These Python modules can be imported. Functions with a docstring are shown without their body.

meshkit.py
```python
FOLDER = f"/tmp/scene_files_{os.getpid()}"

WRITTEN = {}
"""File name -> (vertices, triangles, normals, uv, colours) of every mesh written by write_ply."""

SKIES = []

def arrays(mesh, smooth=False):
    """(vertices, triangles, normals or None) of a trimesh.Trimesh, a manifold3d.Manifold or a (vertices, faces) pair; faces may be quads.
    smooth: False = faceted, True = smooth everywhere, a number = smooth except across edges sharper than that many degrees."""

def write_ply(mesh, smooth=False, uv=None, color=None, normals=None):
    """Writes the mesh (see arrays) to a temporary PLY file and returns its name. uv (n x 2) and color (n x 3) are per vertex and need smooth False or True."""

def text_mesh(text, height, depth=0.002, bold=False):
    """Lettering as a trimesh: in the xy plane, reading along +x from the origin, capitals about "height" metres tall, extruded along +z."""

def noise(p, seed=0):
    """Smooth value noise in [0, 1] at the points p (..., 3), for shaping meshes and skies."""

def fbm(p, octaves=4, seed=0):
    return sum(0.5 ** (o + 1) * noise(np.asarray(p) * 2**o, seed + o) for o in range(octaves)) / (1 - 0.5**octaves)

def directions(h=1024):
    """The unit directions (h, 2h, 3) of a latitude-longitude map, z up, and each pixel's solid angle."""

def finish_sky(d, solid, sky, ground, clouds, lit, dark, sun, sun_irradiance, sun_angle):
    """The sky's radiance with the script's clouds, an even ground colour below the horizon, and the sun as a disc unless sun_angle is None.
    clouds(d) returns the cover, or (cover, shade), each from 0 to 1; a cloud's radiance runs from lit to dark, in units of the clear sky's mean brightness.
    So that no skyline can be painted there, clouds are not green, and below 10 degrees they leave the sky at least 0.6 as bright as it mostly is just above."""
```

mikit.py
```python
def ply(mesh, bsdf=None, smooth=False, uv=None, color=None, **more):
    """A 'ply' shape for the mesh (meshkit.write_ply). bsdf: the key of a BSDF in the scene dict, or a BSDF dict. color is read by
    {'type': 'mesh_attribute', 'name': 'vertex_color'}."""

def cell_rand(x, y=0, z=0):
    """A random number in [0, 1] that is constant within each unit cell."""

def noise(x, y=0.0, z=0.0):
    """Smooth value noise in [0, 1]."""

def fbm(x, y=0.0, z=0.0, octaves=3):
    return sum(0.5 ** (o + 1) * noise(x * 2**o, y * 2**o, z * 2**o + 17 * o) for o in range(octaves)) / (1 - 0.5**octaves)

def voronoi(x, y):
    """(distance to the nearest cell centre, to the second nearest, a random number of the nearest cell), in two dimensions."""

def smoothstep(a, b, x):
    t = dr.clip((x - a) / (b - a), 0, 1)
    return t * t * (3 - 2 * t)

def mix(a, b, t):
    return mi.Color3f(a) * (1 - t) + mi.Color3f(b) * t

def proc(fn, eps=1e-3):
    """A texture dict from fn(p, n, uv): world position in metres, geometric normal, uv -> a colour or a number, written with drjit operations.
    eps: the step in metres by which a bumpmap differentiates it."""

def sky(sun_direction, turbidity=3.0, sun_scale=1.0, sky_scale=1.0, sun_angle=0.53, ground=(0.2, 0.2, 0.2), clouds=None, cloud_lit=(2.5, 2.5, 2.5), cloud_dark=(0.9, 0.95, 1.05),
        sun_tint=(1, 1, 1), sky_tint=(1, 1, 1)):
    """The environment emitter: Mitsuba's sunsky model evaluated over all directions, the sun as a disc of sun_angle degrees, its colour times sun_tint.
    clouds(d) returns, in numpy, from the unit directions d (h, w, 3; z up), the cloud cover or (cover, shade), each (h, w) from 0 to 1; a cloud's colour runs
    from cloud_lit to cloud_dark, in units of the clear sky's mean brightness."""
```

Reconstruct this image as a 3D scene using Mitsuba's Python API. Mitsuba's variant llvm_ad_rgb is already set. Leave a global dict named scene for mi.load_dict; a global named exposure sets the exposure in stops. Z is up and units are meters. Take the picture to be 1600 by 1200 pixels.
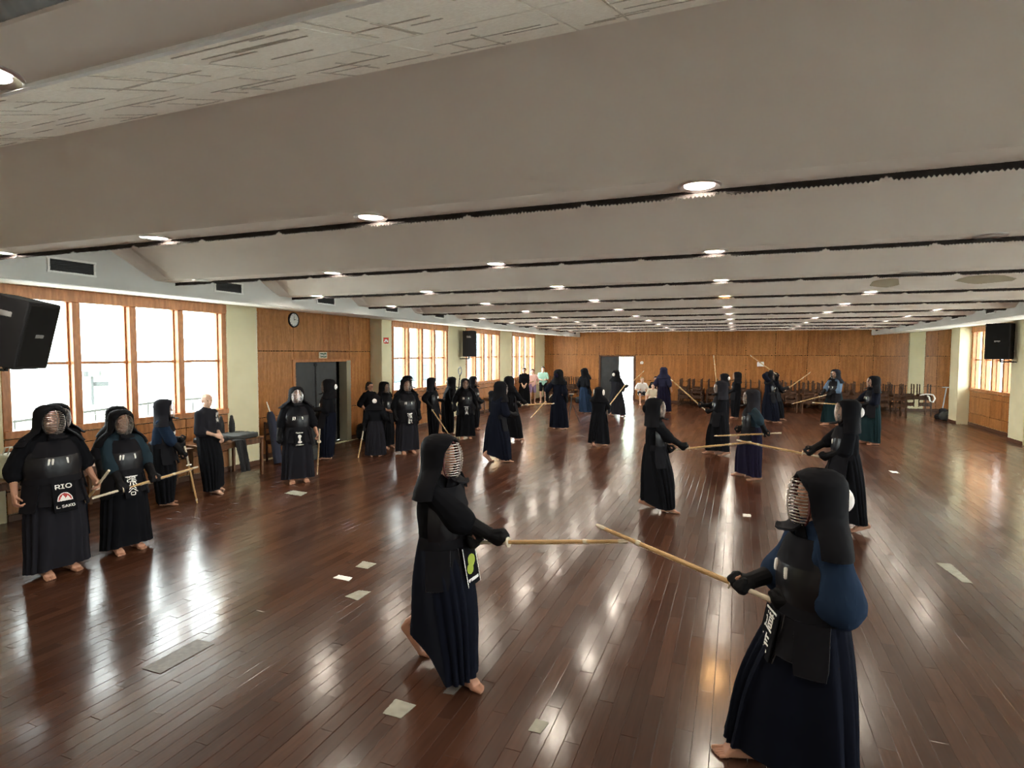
import math, random
import numpy as np, trimesh, mitsuba as mi, drjit as dr
import manifold3d as m3
import mikit, meshkit
from mikit import proc, ply, fbm, noise, cell_rand, smoothstep, mix

T = mi.ScalarTransform4f
rng = np.random.default_rng(7)
scene, labels = {}, {}

# ------------------------------------------------------------------ camera, sky, exposure
CAM_H = 2.38
YAW, PITCH, ROLL = -0.370421, 0.0537409, -0.0036453      # fitted from the room's vanishing points
def cam_axes():
    cy, sy = math.cos(YAW), math.sin(YAW)
    f = np.array([sy * math.cos(PITCH), cy * math.cos(PITCH), -math.sin(PITCH)])
    r = np.array([cy, -sy, 0.0]); d = np.cross(f, r)
    c, s = math.cos(ROLL), math.sin(ROLL)
    return c * r + s * d, -s * r + c * d, f
CR, CD, CF = cam_axes()
eye = np.array([0, 0, CAM_H])
scene['camera'] = {'type': 'perspective', 'fov': math.degrees(2 * math.atan(800 / 907.88)), 'fov_axis': 'x', 'near_clip': 0.05, 'far_clip': 500.0,
                   'to_world': T().look_at(origin=eye.tolist(), target=(eye + CF).tolist(), up=(-CD).tolist())}
exposure = 4.28
SKY = 7.0
LAMP = 11.0
scene['sky'] = mikit.sky((-0.3, 0.5, 0.8), sun_scale=0.0, sky_scale=1.0, ground=(0.63, 0.68, 0.66), clouds=lambda d: np.ones(d.shape[:2]),
                         cloud_lit=(SKY * 0.90, SKY, SKY * 0.985), cloud_dark=(SKY, SKY, SKY))

# ------------------------------------------------------------------ materials
def rgb(*c): return {'type': 'rgb', 'value': [float(x) for x in c]}
def mat(name, c, rough=0.6, spec=0.4, metallic=0.0, coat=0.0, sheen=0.0):
    d = {'type': 'principled', 'base_color': c if isinstance(c, dict) else rgb(*c), 'roughness': rough, 'metallic': metallic}
    if metallic == 0: d['specular'] = spec
    if coat: d['clearcoat'] = coat; d['clearcoat_gloss'] = 0.9
    if sheen: d['sheen'] = sheen
    scene['mat_' + name] = {'type': 'twosided', 'bsdf': d}
PW, PL = 0.105, 1.30
def floor_col(p, n, uv):
    i = dr.floor(p.x / PW)
    o = i * 0.618 - dr.floor(i * 0.618)
    j = dr.floor((p.y + o * PL) / PL)
    t = cell_rand(i, j, 3)
    g = fbm(p.x * 70, p.y * 4 + i * 3.7, 0.5, octaves=3)
    w = smoothstep(0.45, 0.75, fbm(p.x * 0.6, p.y * 0.6, 2.0, octaves=3))
    c = mix(mi.Color3f(0.040, 0.0135, 0.0070), mi.Color3f(0.070, 0.0270, 0.0145), t)
    return mi.Color3f(c * (0.72 + 0.55 * g)) * (1 - 0.25 * w) + mi.Color3f(0.05, 0.04, 0.034) * 0.25 * w
def floor_rough(p, n, uv):
    return 0.12 + 0.14 * fbm(p.x * 1.3, p.y * 1.3, 7.0, octaves=3)
scene['mat_floor'] = {'type': 'twosided', 'bsdf': {'type': 'principled', 'base_color': proc(floor_col), 'roughness': proc(floor_rough), 'specular': 0.62}}
mat('gap', (0.012, 0.006, 0.005), 0.8)
def wood_fn(a, b, k):
    def fn(p, n, uv):
        q = p.x + p.y
        g = fbm(q * 22 + k, p.z * 1.6 + k, k * 3.1, octaves=4)
        s = noise(q * 55, p.z * 18, k)
        t = smoothstep(0.25, 0.8, g * 0.75 + s * 0.25)
        return mix(mi.Color3f(*a), mi.Color3f(*b), t)
    return fn
for i, (a, b) in enumerate([((0.30, 0.115, 0.034), (0.45, 0.19, 0.06)), ((0.27, 0.10, 0.028), (0.42, 0.17, 0.052)), ((0.33, 0.135, 0.042), (0.47, 0.205, 0.07))]):
    mat('panel%d' % i, proc(wood_fn(a, b, 1.0 + 7 * i)), 0.38, 0.4)
mat('trim_wood', proc(wood_fn((0.36, 0.14, 0.05), (0.50, 0.22, 0.085), 31.0)), 0.35, 0.45)
mat('dark_wood', proc(wood_fn((0.035, 0.016, 0.009), (0.085, 0.040, 0.022), 47.0)), 0.4, 0.4)
mat('table_wood', proc(wood_fn((0.10, 0.045, 0.02), (0.20, 0.095, 0.045), 53.0)), 0.35, 0.45)
mat('far_wood', proc(wood_fn((0.055, 0.026, 0.014), (0.11, 0.052, 0.028), 59.0)), 0.45, 0.3)
mat('base_wood', (0.10, 0.045, 0.026), 0.45)
mat('cream', proc(lambda p, n, uv: mix(mi.Color3f(0.66, 0.61, 0.41), mi.Color3f(0.74, 0.69, 0.48), fbm(p.y * 3 + p.x * 3, p.z * 3, 1.0))), 0.7, 0.25)
mat('beam', proc(lambda p, n, uv: mix(mi.Color3f(0.765, 0.70, 0.635), mi.Color3f(0.815, 0.75, 0.685), fbm(p.x * 1.2, p.y * 2 + p.z * 2, 4.0))), 0.75, 0.2)
mat('bulkhead', (0.60, 0.60, 0.58), 0.7, 0.2)
mat('white_paint', (0.80, 0.80, 0.78), 0.6, 0.25)
mat('tile', proc(lambda p, n, uv: mix(mi.Color3f(0.78, 0.74, 0.66), mi.Color3f(0.90, 0.87, 0.79), noise(p.x * 120, p.y * 120, p.z * 120))), 0.9, 0.1)
mat('tile_groove', (0.52, 0.48, 0.41), 0.9, 0.1)
mat('strip', (0.018, 0.013, 0.012), 0.8)
mat('stain', (0.42, 0.36, 0.26), 0.8)
mat('vent', (0.035, 0.036, 0.035), 0.6)
mat('chrome', (0.75, 0.75, 0.75), 0.25, metallic=1.0)
mat('steel', (0.55, 0.55, 0.56), 0.3, metallic=1.0)
mat('lens_off', (0.62, 0.62, 0.60), 0.3)
mat('door', proc(lambda p, n, uv: mix(mi.Color3f(0.030, 0.034, 0.036), mi.Color3f(0.052, 0.057, 0.06), fbm(p.y * 6 + p.x * 6, p.z * 4, 2.0))), 0.45)
mat('door_jamb', (0.30, 0.27, 0.19), 0.6)
mat('black', (0.012, 0.012, 0.013), 0.6)
mat('black_gloss', (0.008, 0.008, 0.010), 0.30, 0.35)
mat('plastic', (0.016, 0.016, 0.018), 0.6, 0.15)
mat('speaker_grille', (0.012, 0.012, 0.012), 0.8, 0.1)
mat('grey', (0.22, 0.22, 0.22), 0.6)
mat('plate', proc(lambda p, n, uv: mix(mi.Color3f(0.14, 0.13, 0.12), mi.Color3f(0.20, 0.19, 0.175), noise(p.x * 40, p.y * 40))), 0.45)
mat('tape', proc(lambda p, n, uv: mix(mi.Color3f(0.26, 0.25, 0.20), mi.Color3f(0.36, 0.35, 0.29), noise(p.x * 30, p.y * 30, 5.0))), 0.45)
mat('paper', (0.78, 0.78, 0.76), 0.7)
mat('white_cloth', (0.78, 0.77, 0.74), 0.9, 0.15)
mat('skin', (0.42, 0.22, 0.145), 0.5, 0.35)
mat('skin_pale', (0.60, 0.38, 0.28), 0.5, 0.35)
mat('hair', (0.018, 0.012, 0.010), 0.5)
mat('hair_fair', (0.35, 0.22, 0.10), 0.5)
mat('eye', (0.02, 0.015, 0.012), 0.2)
mat('cloth_black', (0.0061, 0.0065, 0.0083), 0.85, 0.06)
mat('cloth_navy', (0.0061, 0.0076, 0.0144), 0.85, 0.06)
mat('cloth_dusty', (0.0158, 0.0158, 0.0202), 0.85, 0.06)
mat('cloth_blue', (0.014, 0.026, 0.052), 0.85, 0.06)
mat('cloth_bluegreen', (0.017, 0.031, 0.042), 0.85, 0.06)
mat('cloth_lightblue', (0.13, 0.20, 0.30), 0.85, 0.06)
mat('cloth_teal', (0.0101, 0.0245, 0.0288), 0.85, 0.06)
mat('cloth_purple', (0.0101, 0.0086, 0.0216), 0.85, 0.06)
mat('cloth_indigo', (0.020, 0.020, 0.042), 0.85, 0.06)
mat('helmet_cloth', (0.0058, 0.0059, 0.0076), 0.7, 0.06)
mat('glove', (0.0065, 0.0065, 0.0075), 0.65, 0.12)
mat('guard', (0.0075, 0.0075, 0.0100), 0.7, 0.10)
mat('lining', (0.10, 0.030, 0.028), 0.7)
mat('grille', (0.50, 0.46, 0.43), 0.35, metallic=1.0)
mat('grille_rim', (0.018, 0.015, 0.014), 0.4)
mat('cord_grey', (0.05, 0.05, 0.055), 0.8)
mat('bamboo', proc(lambda p, n, uv: mix(mi.Color3f(0.42, 0.25, 0.10), mi.Color3f(0.60, 0.40, 0.19), fbm(p.x * 30, p.y * 30, p.z * 30))), 0.45)
mat('leather', (0.62, 0.55, 0.42), 0.6)
mat('green_shirt', (0.36, 0.62, 0.52), 0.85)
mat('pink_shirt', (0.72, 0.45, 0.40), 0.85)
mat('lilac', (0.26, 0.18, 0.30), 0.85)
mat('white_shirt', (0.72, 0.70, 0.67), 0.85)
mat('emblem_red', (0.40, 0.06, 0.06), 0.7)
mat('emblem_green', (0.34, 0.42, 0.05), 0.7)
mat('red', (0.55, 0.03, 0.02), 0.5)
mat('bag_pale', (0.50, 0.52, 0.44), 0.6)
mat('bag_navy', (0.020, 0.024, 0.045), 0.8)
mat('bag_grey', (0.05, 0.055, 0.055), 0.7)
mat('sign_green', (0.06, 0.12, 0.08), 0.5)
mat('concrete', (0.55, 0.55, 0.52), 0.8)
mat('facade', (0.085, 0.115, 0.135), 0.8, 0.1)
mat('facade_window', (0.10, 0.14, 0.18), 0.2)
mat('rail', (0.05, 0.055, 0.055), 0.6, 0.1)
mat('bark', (0.16, 0.11, 0.07), 0.9)
scene['mat_leaf'] = {'type': 'principledthin', 'base_color': rgb(0.30, 0.45, 0.09), 'roughness': 0.5, 'diff_trans': 0.9, 'spec_trans': 0.0}
scene['mat_pane'] = {'type': 'thindielectric', 'int_ior': 1.5}
mat('outdoor_ground', (0.66, 0.67, 0.63), 0.9)

# ------------------------------------------------------------------ helpers
def V(*a): return np.array(a, float)
def unit(v):
    v = np.asarray(v, float); return v / (np.linalg.norm(v) + 1e-12)
def fresh(key):
    if key not in scene and key not in labels and not any(k.startswith(key + '__') for k in scene): return key
    i = 1
    while True:
        k = '%s_%03d' % (key, i)
        if k not in scene and k not in labels and k not in used: return k
        i += 1
used = set(); counters = {}
def numbered(key):
    n = counters.get(key, 0); counters[key] = n + 1
    return key if n == 0 else '%s_%03d' % (key, n)
def thing(name, label=None, cat=None, group=None, kind=None):
    k = numbered(name)
    d = {}
    if label: d['label'] = label
    if cat: d['category'] = cat
    if group: d['group'] = group
    if kind: d['kind'] = kind
    labels[k] = d
    return k
def put(parent, name, shape_dict, label=None, M=None, kind=None):
    k = numbered(parent + '__' + name) if name else parent
    d = dict(shape_dict)
    if M is not None: d['to_world'] = M
    scene[k] = d
    if label or kind: labels[k] = {a: b for a, b in (('label', label), ('kind', kind)) if b}
    return k
def part(parent, name, mesh, m, smooth=30, label=None, M=None, kind=None):
    return put(parent, name, ply(mesh, 'mat_' + m, smooth=smooth), label, M, kind)
def struct(name, mesh, m, smooth=False, label=None, parent=None):
    k = thing(name, label, None, None, 'structure')
    scene[k] = ply(mesh, 'mat_' + m, smooth=smooth)
    return k

def box(x0, x1, y0, y1, z0, z1):
    b = trimesh.creation.box(extents=(abs(x1 - x0), abs(y1 - y0), abs(z1 - z0)))
    b.apply_translation(((x0 + x1) / 2, (y0 + y1) / 2, (z0 + z1) / 2))
    return b
def bevbox(x0, x1, y0, y1, z0, z1, b=0.006):
    pts = []
    for sx, X in ((1, x0), (-1, x1)):
        for sy, Y in ((1, y0), (-1, y1)):
            for sz, Z in ((1, z0), (-1, z1)):
                pts += [(X, Y + sy * b, Z + sz * b), (X + sx * b, Y, Z + sz * b), (X + sx * b, Y + sy * b, Z)]
    return trimesh.convex.convex_hull(np.array(pts))
def cat(ms): return trimesh.util.concatenate(ms)
def tube(pts, r, sides=6, cap=True):
    p = np.asarray(pts, float); n = len(p)
    r = np.broadcast_to(np.asarray(r, float), (n,))
    t = np.gradient(p, axis=0); t /= np.linalg.norm(t, axis=1, keepdims=True) + 1e-12
    a = np.zeros_like(p); ref = V(0, 0, 1) if abs(t[0, 2]) < 0.9 else V(1, 0, 0)
    for i in range(n):
        a[i] = unit(np.cross(t[i], ref)); ref = np.cross(a[i], t[i])
    b = np.cross(t, a); ang = np.arange(sides) * 2 * np.pi / sides
    v = (p[:, None] + r[:, None, None] * (np.cos(ang)[None, :, None] * a[:, None] + np.sin(ang)[None, :, None] * b[:, None])).reshape(-1, 3)
    f = []
    for i in range(n - 1):
        for j in range(sides):
            q = [i * sides + j, i * sides + (j + 1) % sides, (i + 1) * sides + (j + 1) % sides, (i + 1) * sides + j]
            f += [[q[0], q[2], q[1]], [q[0], q[3], q[2]]]
    if cap:
        v = np.vstack([v, p[0], p[-1]]); c0, c1 = n * sides, n * sides + 1
        for j in range(sides):
            f += [[c0, j, (j + 1) % sides], [c1, (n - 1) * sides + (j + 1) % sides, (n - 1) * sides + j]]
    return trimesh.Trimesh(v, np.array(f), process=False)
def bar(p0, p1, r, sides=6): return tube([p0, p1], r, sides)
def plank_bar(p0, p1, w, d, up=(0, 0, 1)):
    """square bar from p0 to p1, w across, d deep"""
    p0, p1 = V(*p0), V(*p1); t = unit(p1 - p0); ref = V(*up) if abs(t @ V(*up)) < 0.95 else V(1, 0, 0)
    a = unit(np.cross(t, ref)); b = np.cross(a, t)
    v = [p + sa * a * w / 2 + sb * b * d / 2 for p in (p0, p1) for sa, sb in ((-1, -1), (1, -1), (1, 1), (-1, 1))]
    return trimesh.convex.convex_hull(np.array(v))
def sheet(P, th, wrap=False):
    """closed sheet of thickness th behind the grid P (n, m, 3)"""
    P = np.asarray(P, float); n, m = P.shape[:2]
    du = np.gradient(P, axis=0)
    dv = (np.roll(P, -1, 1) - np.roll(P, 1, 1)) if wrap else np.gradient(P, axis=1)
    N = np.cross(dv, du); N /= np.linalg.norm(N, axis=2, keepdims=True) + 1e-9
    Q = P - N * th
    v = np.vstack([P.reshape(-1, 3), Q.reshape(-1, 3)]); o = n * m; f = []
    mm = m if wrap else m - 1
    for i in range(n - 1):
        for j in range(mm):
            a, b, c, d = i * m + j, i * m + (j + 1) % m, (i + 1) * m + (j + 1) % m, (i + 1) * m + j
            f += [[a, b, c], [a, c, d], [o + a, o + c, o + b], [o + a, o + d, o + c]]
    for j in range(mm):
        a, b = j, (j + 1) % m; f += [[a, o + b, b], [a, o + a, o + b]]
        a, b = (n - 1) * m + j, (n - 1) * m + (j + 1) % m; f += [[a, b, o + b], [a, o + b, o + a]]
    if not wrap:
        for i in range(n - 1):
            a, b = i * m, (i + 1) * m; f += [[a, b, o + b], [a, o + b, o + a]]
            a, b = i * m + m - 1, (i + 1) * m + m - 1; f += [[a, o + b, b], [a, o + a, o + b]]
    return trimesh.Trimesh(v, np.array(f), process=False)
def lathe(prof, n=20, cap=True):
    """closed solid of revolution about z from (r, z) pairs"""
    prof = np.asarray(prof, float); a = np.arange(n) * 2 * np.pi / n
    v = np.stack([prof[:, None, 0] * np.cos(a), prof[:, None, 0] * np.sin(a), np.broadcast_to(prof[:, None, 1], (len(prof), n))], -1).reshape(-1, 3)
    f = []
    for i in range(len(prof) - 1):
        for j in range(n):
            q = [i * n + j, i * n + (j + 1) % n, (i + 1) * n + (j + 1) % n, (i + 1) * n + j]
            f += [[q[0], q[1], q[2]], [q[0], q[2], q[3]]]
    if not cap: return trimesh.Trimesh(v, np.array(f), process=False)
    k = len(prof) - 1
    v = np.vstack([v, (0, 0, prof[0, 1]), (0, 0, prof[-1, 1])]); c0, c1 = len(v) - 2, len(v) - 1
    for j in range(n):
        f += [[c0, (j + 1) % n, j], [c1, k * n + j, k * n + (j + 1) % n]]
    return trimesh.Trimesh(v, np.array(f), process=False)
_sph = {}
def sph(k):
    if k not in _sph:
        u = trimesh.creation.uv_sphere(1.0, count=[k // 2 + 1, k]); _sph[k] = np.array(u.vertices)
    return _sph[k]
def hull(balls, k=10):
    """manifold hull of balls (centre, radius or radii)"""
    return m3.Manifold.hull_points(np.vstack([np.asarray(c, float) + sph(k) * np.asarray(r, float) for c, r in balls]))
def chain(balls, k=10):
    return [hull([a, b], k) for a, b in zip(balls[:-1], balls[1:])]
def union(ms): return m3.Manifold.batch_boolean(ms, m3.OpType.Add)
def tri(man):
    m = man.to_mesh(); return trimesh.Trimesh(np.array(m.vert_properties[:, :3]), np.array(m.tri_verts), process=False)
def soft(ms, length=None, it=8, wrinkle=0.0, seed=0):
    man = union(ms)
    if length: man = man.refine_to_length(length)
    t = tri(man)
    if length:
        trimesh.smoothing.filter_taubin(t, iterations=it)
        if wrinkle:
            p = t.vertices; n = t.vertex_normals
            a = meshkit.fbm(p * np.array([9, 9, 5.0]), 3, seed) - 0.5
            t.vertices = p + n * (a * wrinkle)[:, None]
    return t
def frame(o, X, Y, Z):
    M = np.eye(4); M[:3, 0], M[:3, 1], M[:3, 2], M[:3, 3] = X, Y, Z, o
    return T(M.tolist()) if False else T(M)
def moved(mesh, M):
    m = mesh.copy(); m.apply_transform(M); return m
def mat4(o, X, Y, Z):
    M = np.eye(4); M[:3, 0], M[:3, 1], M[:3, 2], M[:3, 3] = X, Y, Z, o; return M

# ------------------------------------------------------------------ the room
XL, XLP, XR, XRP = -9.40, -9.80, 7.00, 7.35         # pillar faces and panel faces, left and right
YB, YF = -5.0, 28.85
ZS, ZT = 3.35, 3.80                                 # beam soffit, crest of the ceiling folds
BLX, BRX, ZBK = -7.50, 5.30, 3.18
PER = 2.31

floor = struct('floor', box(XLP - 0.3, XRP + 0.9, YB, YF + 0.4, -0.25, -0.006), 'gap')
planks = []
for i in range(int((XLP) / PW) - 2, int(XRP / PW) + 10):
    o = i * 0.618 - math.floor(i * 0.618)
    for j in range(int((YB) / PL) - 1, int(YF / PL) + 3):
        y0, y1 = max(j * PL - o * PL, YB), min((j + 1) * PL - o * PL, YF + 0.3)
        if y1 - y0 < 0.05: continue
        planks.append((i * PW, (i + 1) * PW, y0, y1))
planks = np.array(planks)
ctr = np.stack([(planks[:, 0] + planks[:, 1]) / 2, (planks[:, 2] + planks[:, 3]) / 2, np.zeros(len(planks))], 1)
q = ctr - eye; qz = q @ CF; px = 800 + 907.88 * (q @ CR) / qz; py = 600 + 907.88 * (q @ CD) / qz
vis = (qz > 0.5) & (px > -30) & (px < 1630) & (py < 1260)
order = np.argsort(np.where(vis, np.linalg.norm(q, axis=1), 1e6))
def plank_mesh(p):
    x0, x1, y0, y1 = p; g, b = 0.0007, 0.0022
    x0, x1, y0, y1 = x0 + g, x1 - g, y0 + g, y1 - g
    tx, ty, h = rng.normal(0, 0.0042), rng.normal(0, 0.0006), rng.normal(0, 0.00025)
    cx, cy = (x0 + x1) / 2, (y0 + y1) / 2
    def ring(d, z): return [(x0 + d, y0 + d, z), (x1 - d, y0 + d, z), (x1 - d, y1 - d, z), (x0 + d, y1 - d, z)]
    v = np.array(ring(0, -0.012) + ring(0, -0.0015) + ring(b, 0.0))
    v[4:, 2] += (v[4:, 0] - cx) * tx + (v[4:, 1] - cy) * ty + h
    f = [[8, 9, 10], [8, 10, 11]]
    for a in (0, 4):
        for k in range(4):
            l = (k + 1) % 4; f += [[a + k, a + l, a + 4 + l], [a + k, a + 4 + l, a + 4 + k]]
    return trimesh.Trimesh(v, np.array(f), process=False)
pm = [plank_mesh(p) for p in planks]
for i in order[:300]: part(floor, 'plank', pm[i], 'floor', smooth=False)
part(floor, 'plank_field', cat([pm[i] for i in order[300:]]), 'floor', smooth=False, label='glossy dark red-brown floor planks running down the hall', kind='stuff')

# ceiling: slab, folded beams, tiles
ceiling = struct('ceiling', box(XLP - 0.4, XRP + 1.0, YB, YF + 0.4, ZT + 0.02, ZT + 0.3), 'beam')
LX = [-6.80, -4.65, -2.48, -0.23, 1.90, 4.00]
def beam_mesh(k):
    yf, yb = 3.43 + PER * k, 3.69 + PER * k
    prof = [(yf - 0.88, ZT + 0.03), (yf - 0.87, ZT), (yf - 0.03, ZS + 0.012), (yf, ZS), (yb, ZS), (yb, ZS + 0.012), (yb + 1.16, ZT), (yb + 1.16, ZT + 0.03)]
    n = len(prof); x0, x1 = BLX, BRX
    if k >= 0:    # left end: the near face is notched beside the bulkhead (a dark facet and a light one)
        xs = [BLX, BLX + 0.22, BLX + 0.42, BRX]
    else: xs = [BLX, BRX]
    v, f = [], []
    for c, x in enumerate(xs):
        for (y, z) in prof:
            dy = 0.20 if (len(xs) == 4 and c == 1 and y < yf - 0.2) else (0.05 if len(xs) == 4 and c == 1 and y < yf else 0)
            v.append((x, y + dy, z))
    for c in range(len(xs) - 1):
        for a in range(n - 1):
            q = [c * n + a, c * n + a + 1, (c + 1) * n + a + 1, (c + 1) * n + a]
            f += [[q[0], q[1], q[2]], [q[0], q[2], q[3]]]
    for c, s in ((0, 1), (len(xs) - 1, -1)):
        o = c * n
        for a in range(1, n - 1): f.append([o, o + a, o + a + 1][::s])
    for c in range(len(xs) - 1):
        q = [c * n + n - 1, c * n, (c + 1) * n, (c + 1) * n + n - 1]; f += [[q[0], q[1], q[2]], [q[0], q[2], q[3]]]
    return trimesh.Trimesh(np.array(v), np.array(f), process=False)
def strip_mesh(k, x0, x1, teeth=True):
    """dark saw-edged strip hanging behind a beam's soffit"""
    y = 3.69 + PER * k; pitch = 0.024; n = int((x1 - x0) / pitch)
    xs = x0 + np.arange(2 * n + 1) * pitch / 2
    r = np.random.default_rng(100 + k)
    zb = ZS - 0.030 - np.where(np.arange(2 * n + 1) % 2 == 0, 0.013 if teeth else 0, 0) + r.normal(0, 0.0015, 2 * n + 1)
    for c in np.arange(x0 + 0.7, x1, 0.83):
        zb += 0.022 * np.clip(1 - np.abs(xs - c) / 0.045, 0, 1)
    top = np.stack([xs, np.full_like(xs, y), np.full_like(xs, ZS + 0.004)], 1); bot = np.stack([xs, np.full_like(xs, y), zb], 1)
    return sheet(np.stack([top, bot]), -0.006)
for k in range(-3, 11):
    part(ceiling, 'beam', beam_mesh(k), 'beam', smooth=False)
    if k >= 0 and k < 10: part(ceiling, 'saw_edge_strip', strip_mesh(k, BLX + 0.05, BRX - 0.05), 'strip', smooth=False, label='dark saw-edged strip along a ceiling beam')
# acoustic tiles on the rear slope of the nearest beam (the only rear slopes the camera looks at)
def tile_on(k, x0, x1, t0, t1):
    yb = 3.69 + PER * k; L = math.hypot(1.16, ZT - ZS); u = V(0, 1.16, ZT - ZS - 0.012) / L; n = V(0, u[2], -u[1])
    o = V(0, yb, ZS + 0.012)
    out = []
    def quadbox(a, b, c, d, h0, h1):
        pts = [V(x, 0, 0) + o + u * t * L + n * h for h in (h0, h1) for x, t in ((a, c), (b, c), (b, d), (a, d))]
        return trimesh.convex.convex_hull(np.array(pts))
    return quadbox(x0 + 0.004, x1 - 0.004, t0 + 0.004, t1 - 0.004, 0.0, 0.014), quadbox
for k in (-1,):
    r = np.random.default_rng(5)
    for i in range(20):
        for t0, t1 in ((0.0, 0.5), (0.5, 1.0)):
            x0 = BLX + i * 0.62
            tm, qb = tile_on(k, x0, x0 + 0.62, t0, t1)
            key = part(ceiling, 'tile', tm, 'tile', smooth=False)
            gs = []
            for _ in range(7):           # pressed line relief in each tile
                if r.random() < 0.5:
                    a = x0 + 0.03 + r.random() * 0.4; b = min(a + 0.1 + r.random() * 0.35, x0 + 0.6); c = t0 + 0.03 + r.random() * 0.42
                    gs.append(qb(a, b, c, c + 0.008, 0.010, 0.0165))
                else:
                    a = x0 + 0.03 + r.random() * 0.55; c = t0 + 0.02 + r.random() * 0.25; d = min(c + 0.08 + r.random() * 0.3, t1 - 0.01)
                    gs.append(qb(a, a + 0.009, c, d, 0.010, 0.0165))
            part(key, 'pressed_line', cat(gs), 'tile_groove', smooth=False)
    yb = 3.69 + PER * k
    part(ceiling, 'edge_trim', box(BLX, BRX, yb, yb + 0.018, ZS - 0.014, ZS + 0.01), 'white_paint', smooth=False)
part(ceiling, 'stage_header', bevbox(BLX, BRX, 0.98, 1.115, ZS + 0.004, ZT + 0.01, 0.006), 'dark_wood', smooth=False, label='dark timber header board nearest the camera')
# water stains on the face of the fourth beam
def blob(cx, cz, rx, rz, k, seed):
    r = np.random.default_rng(seed); a = np.arange(14) * 2 * np.pi / 14; rr = 0.75 + 0.5 * r.random(14)
    yf = 3.43 + PER * k
    o, i = [], []
    for t, s in zip(a, rr):
        x, z = cx + rx * s * math.cos(t), cz + rz * s * math.sin(t)
        y = yf - 0.03 - (z - ZS - 0.012) / (ZT - ZS - 0.012) * 0.84
        o.append((x, y - 0.004, z - 0.002)); i.append((x, y + 0.003, z + 0.002))
    return trimesh.convex.convex_hull(np.array(o + i))
part(ceiling, 'stain', blob(2.03, 3.44, 0.20, 0.055, 3, 3), 'stain', label='brown water stain on the ceiling beam')
part(ceiling, 'stain', blob(3.25, 3.44, 0.30, 0.05, 3, 9), 'stain', label='wide brown water stain on the ceiling beam')

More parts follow.
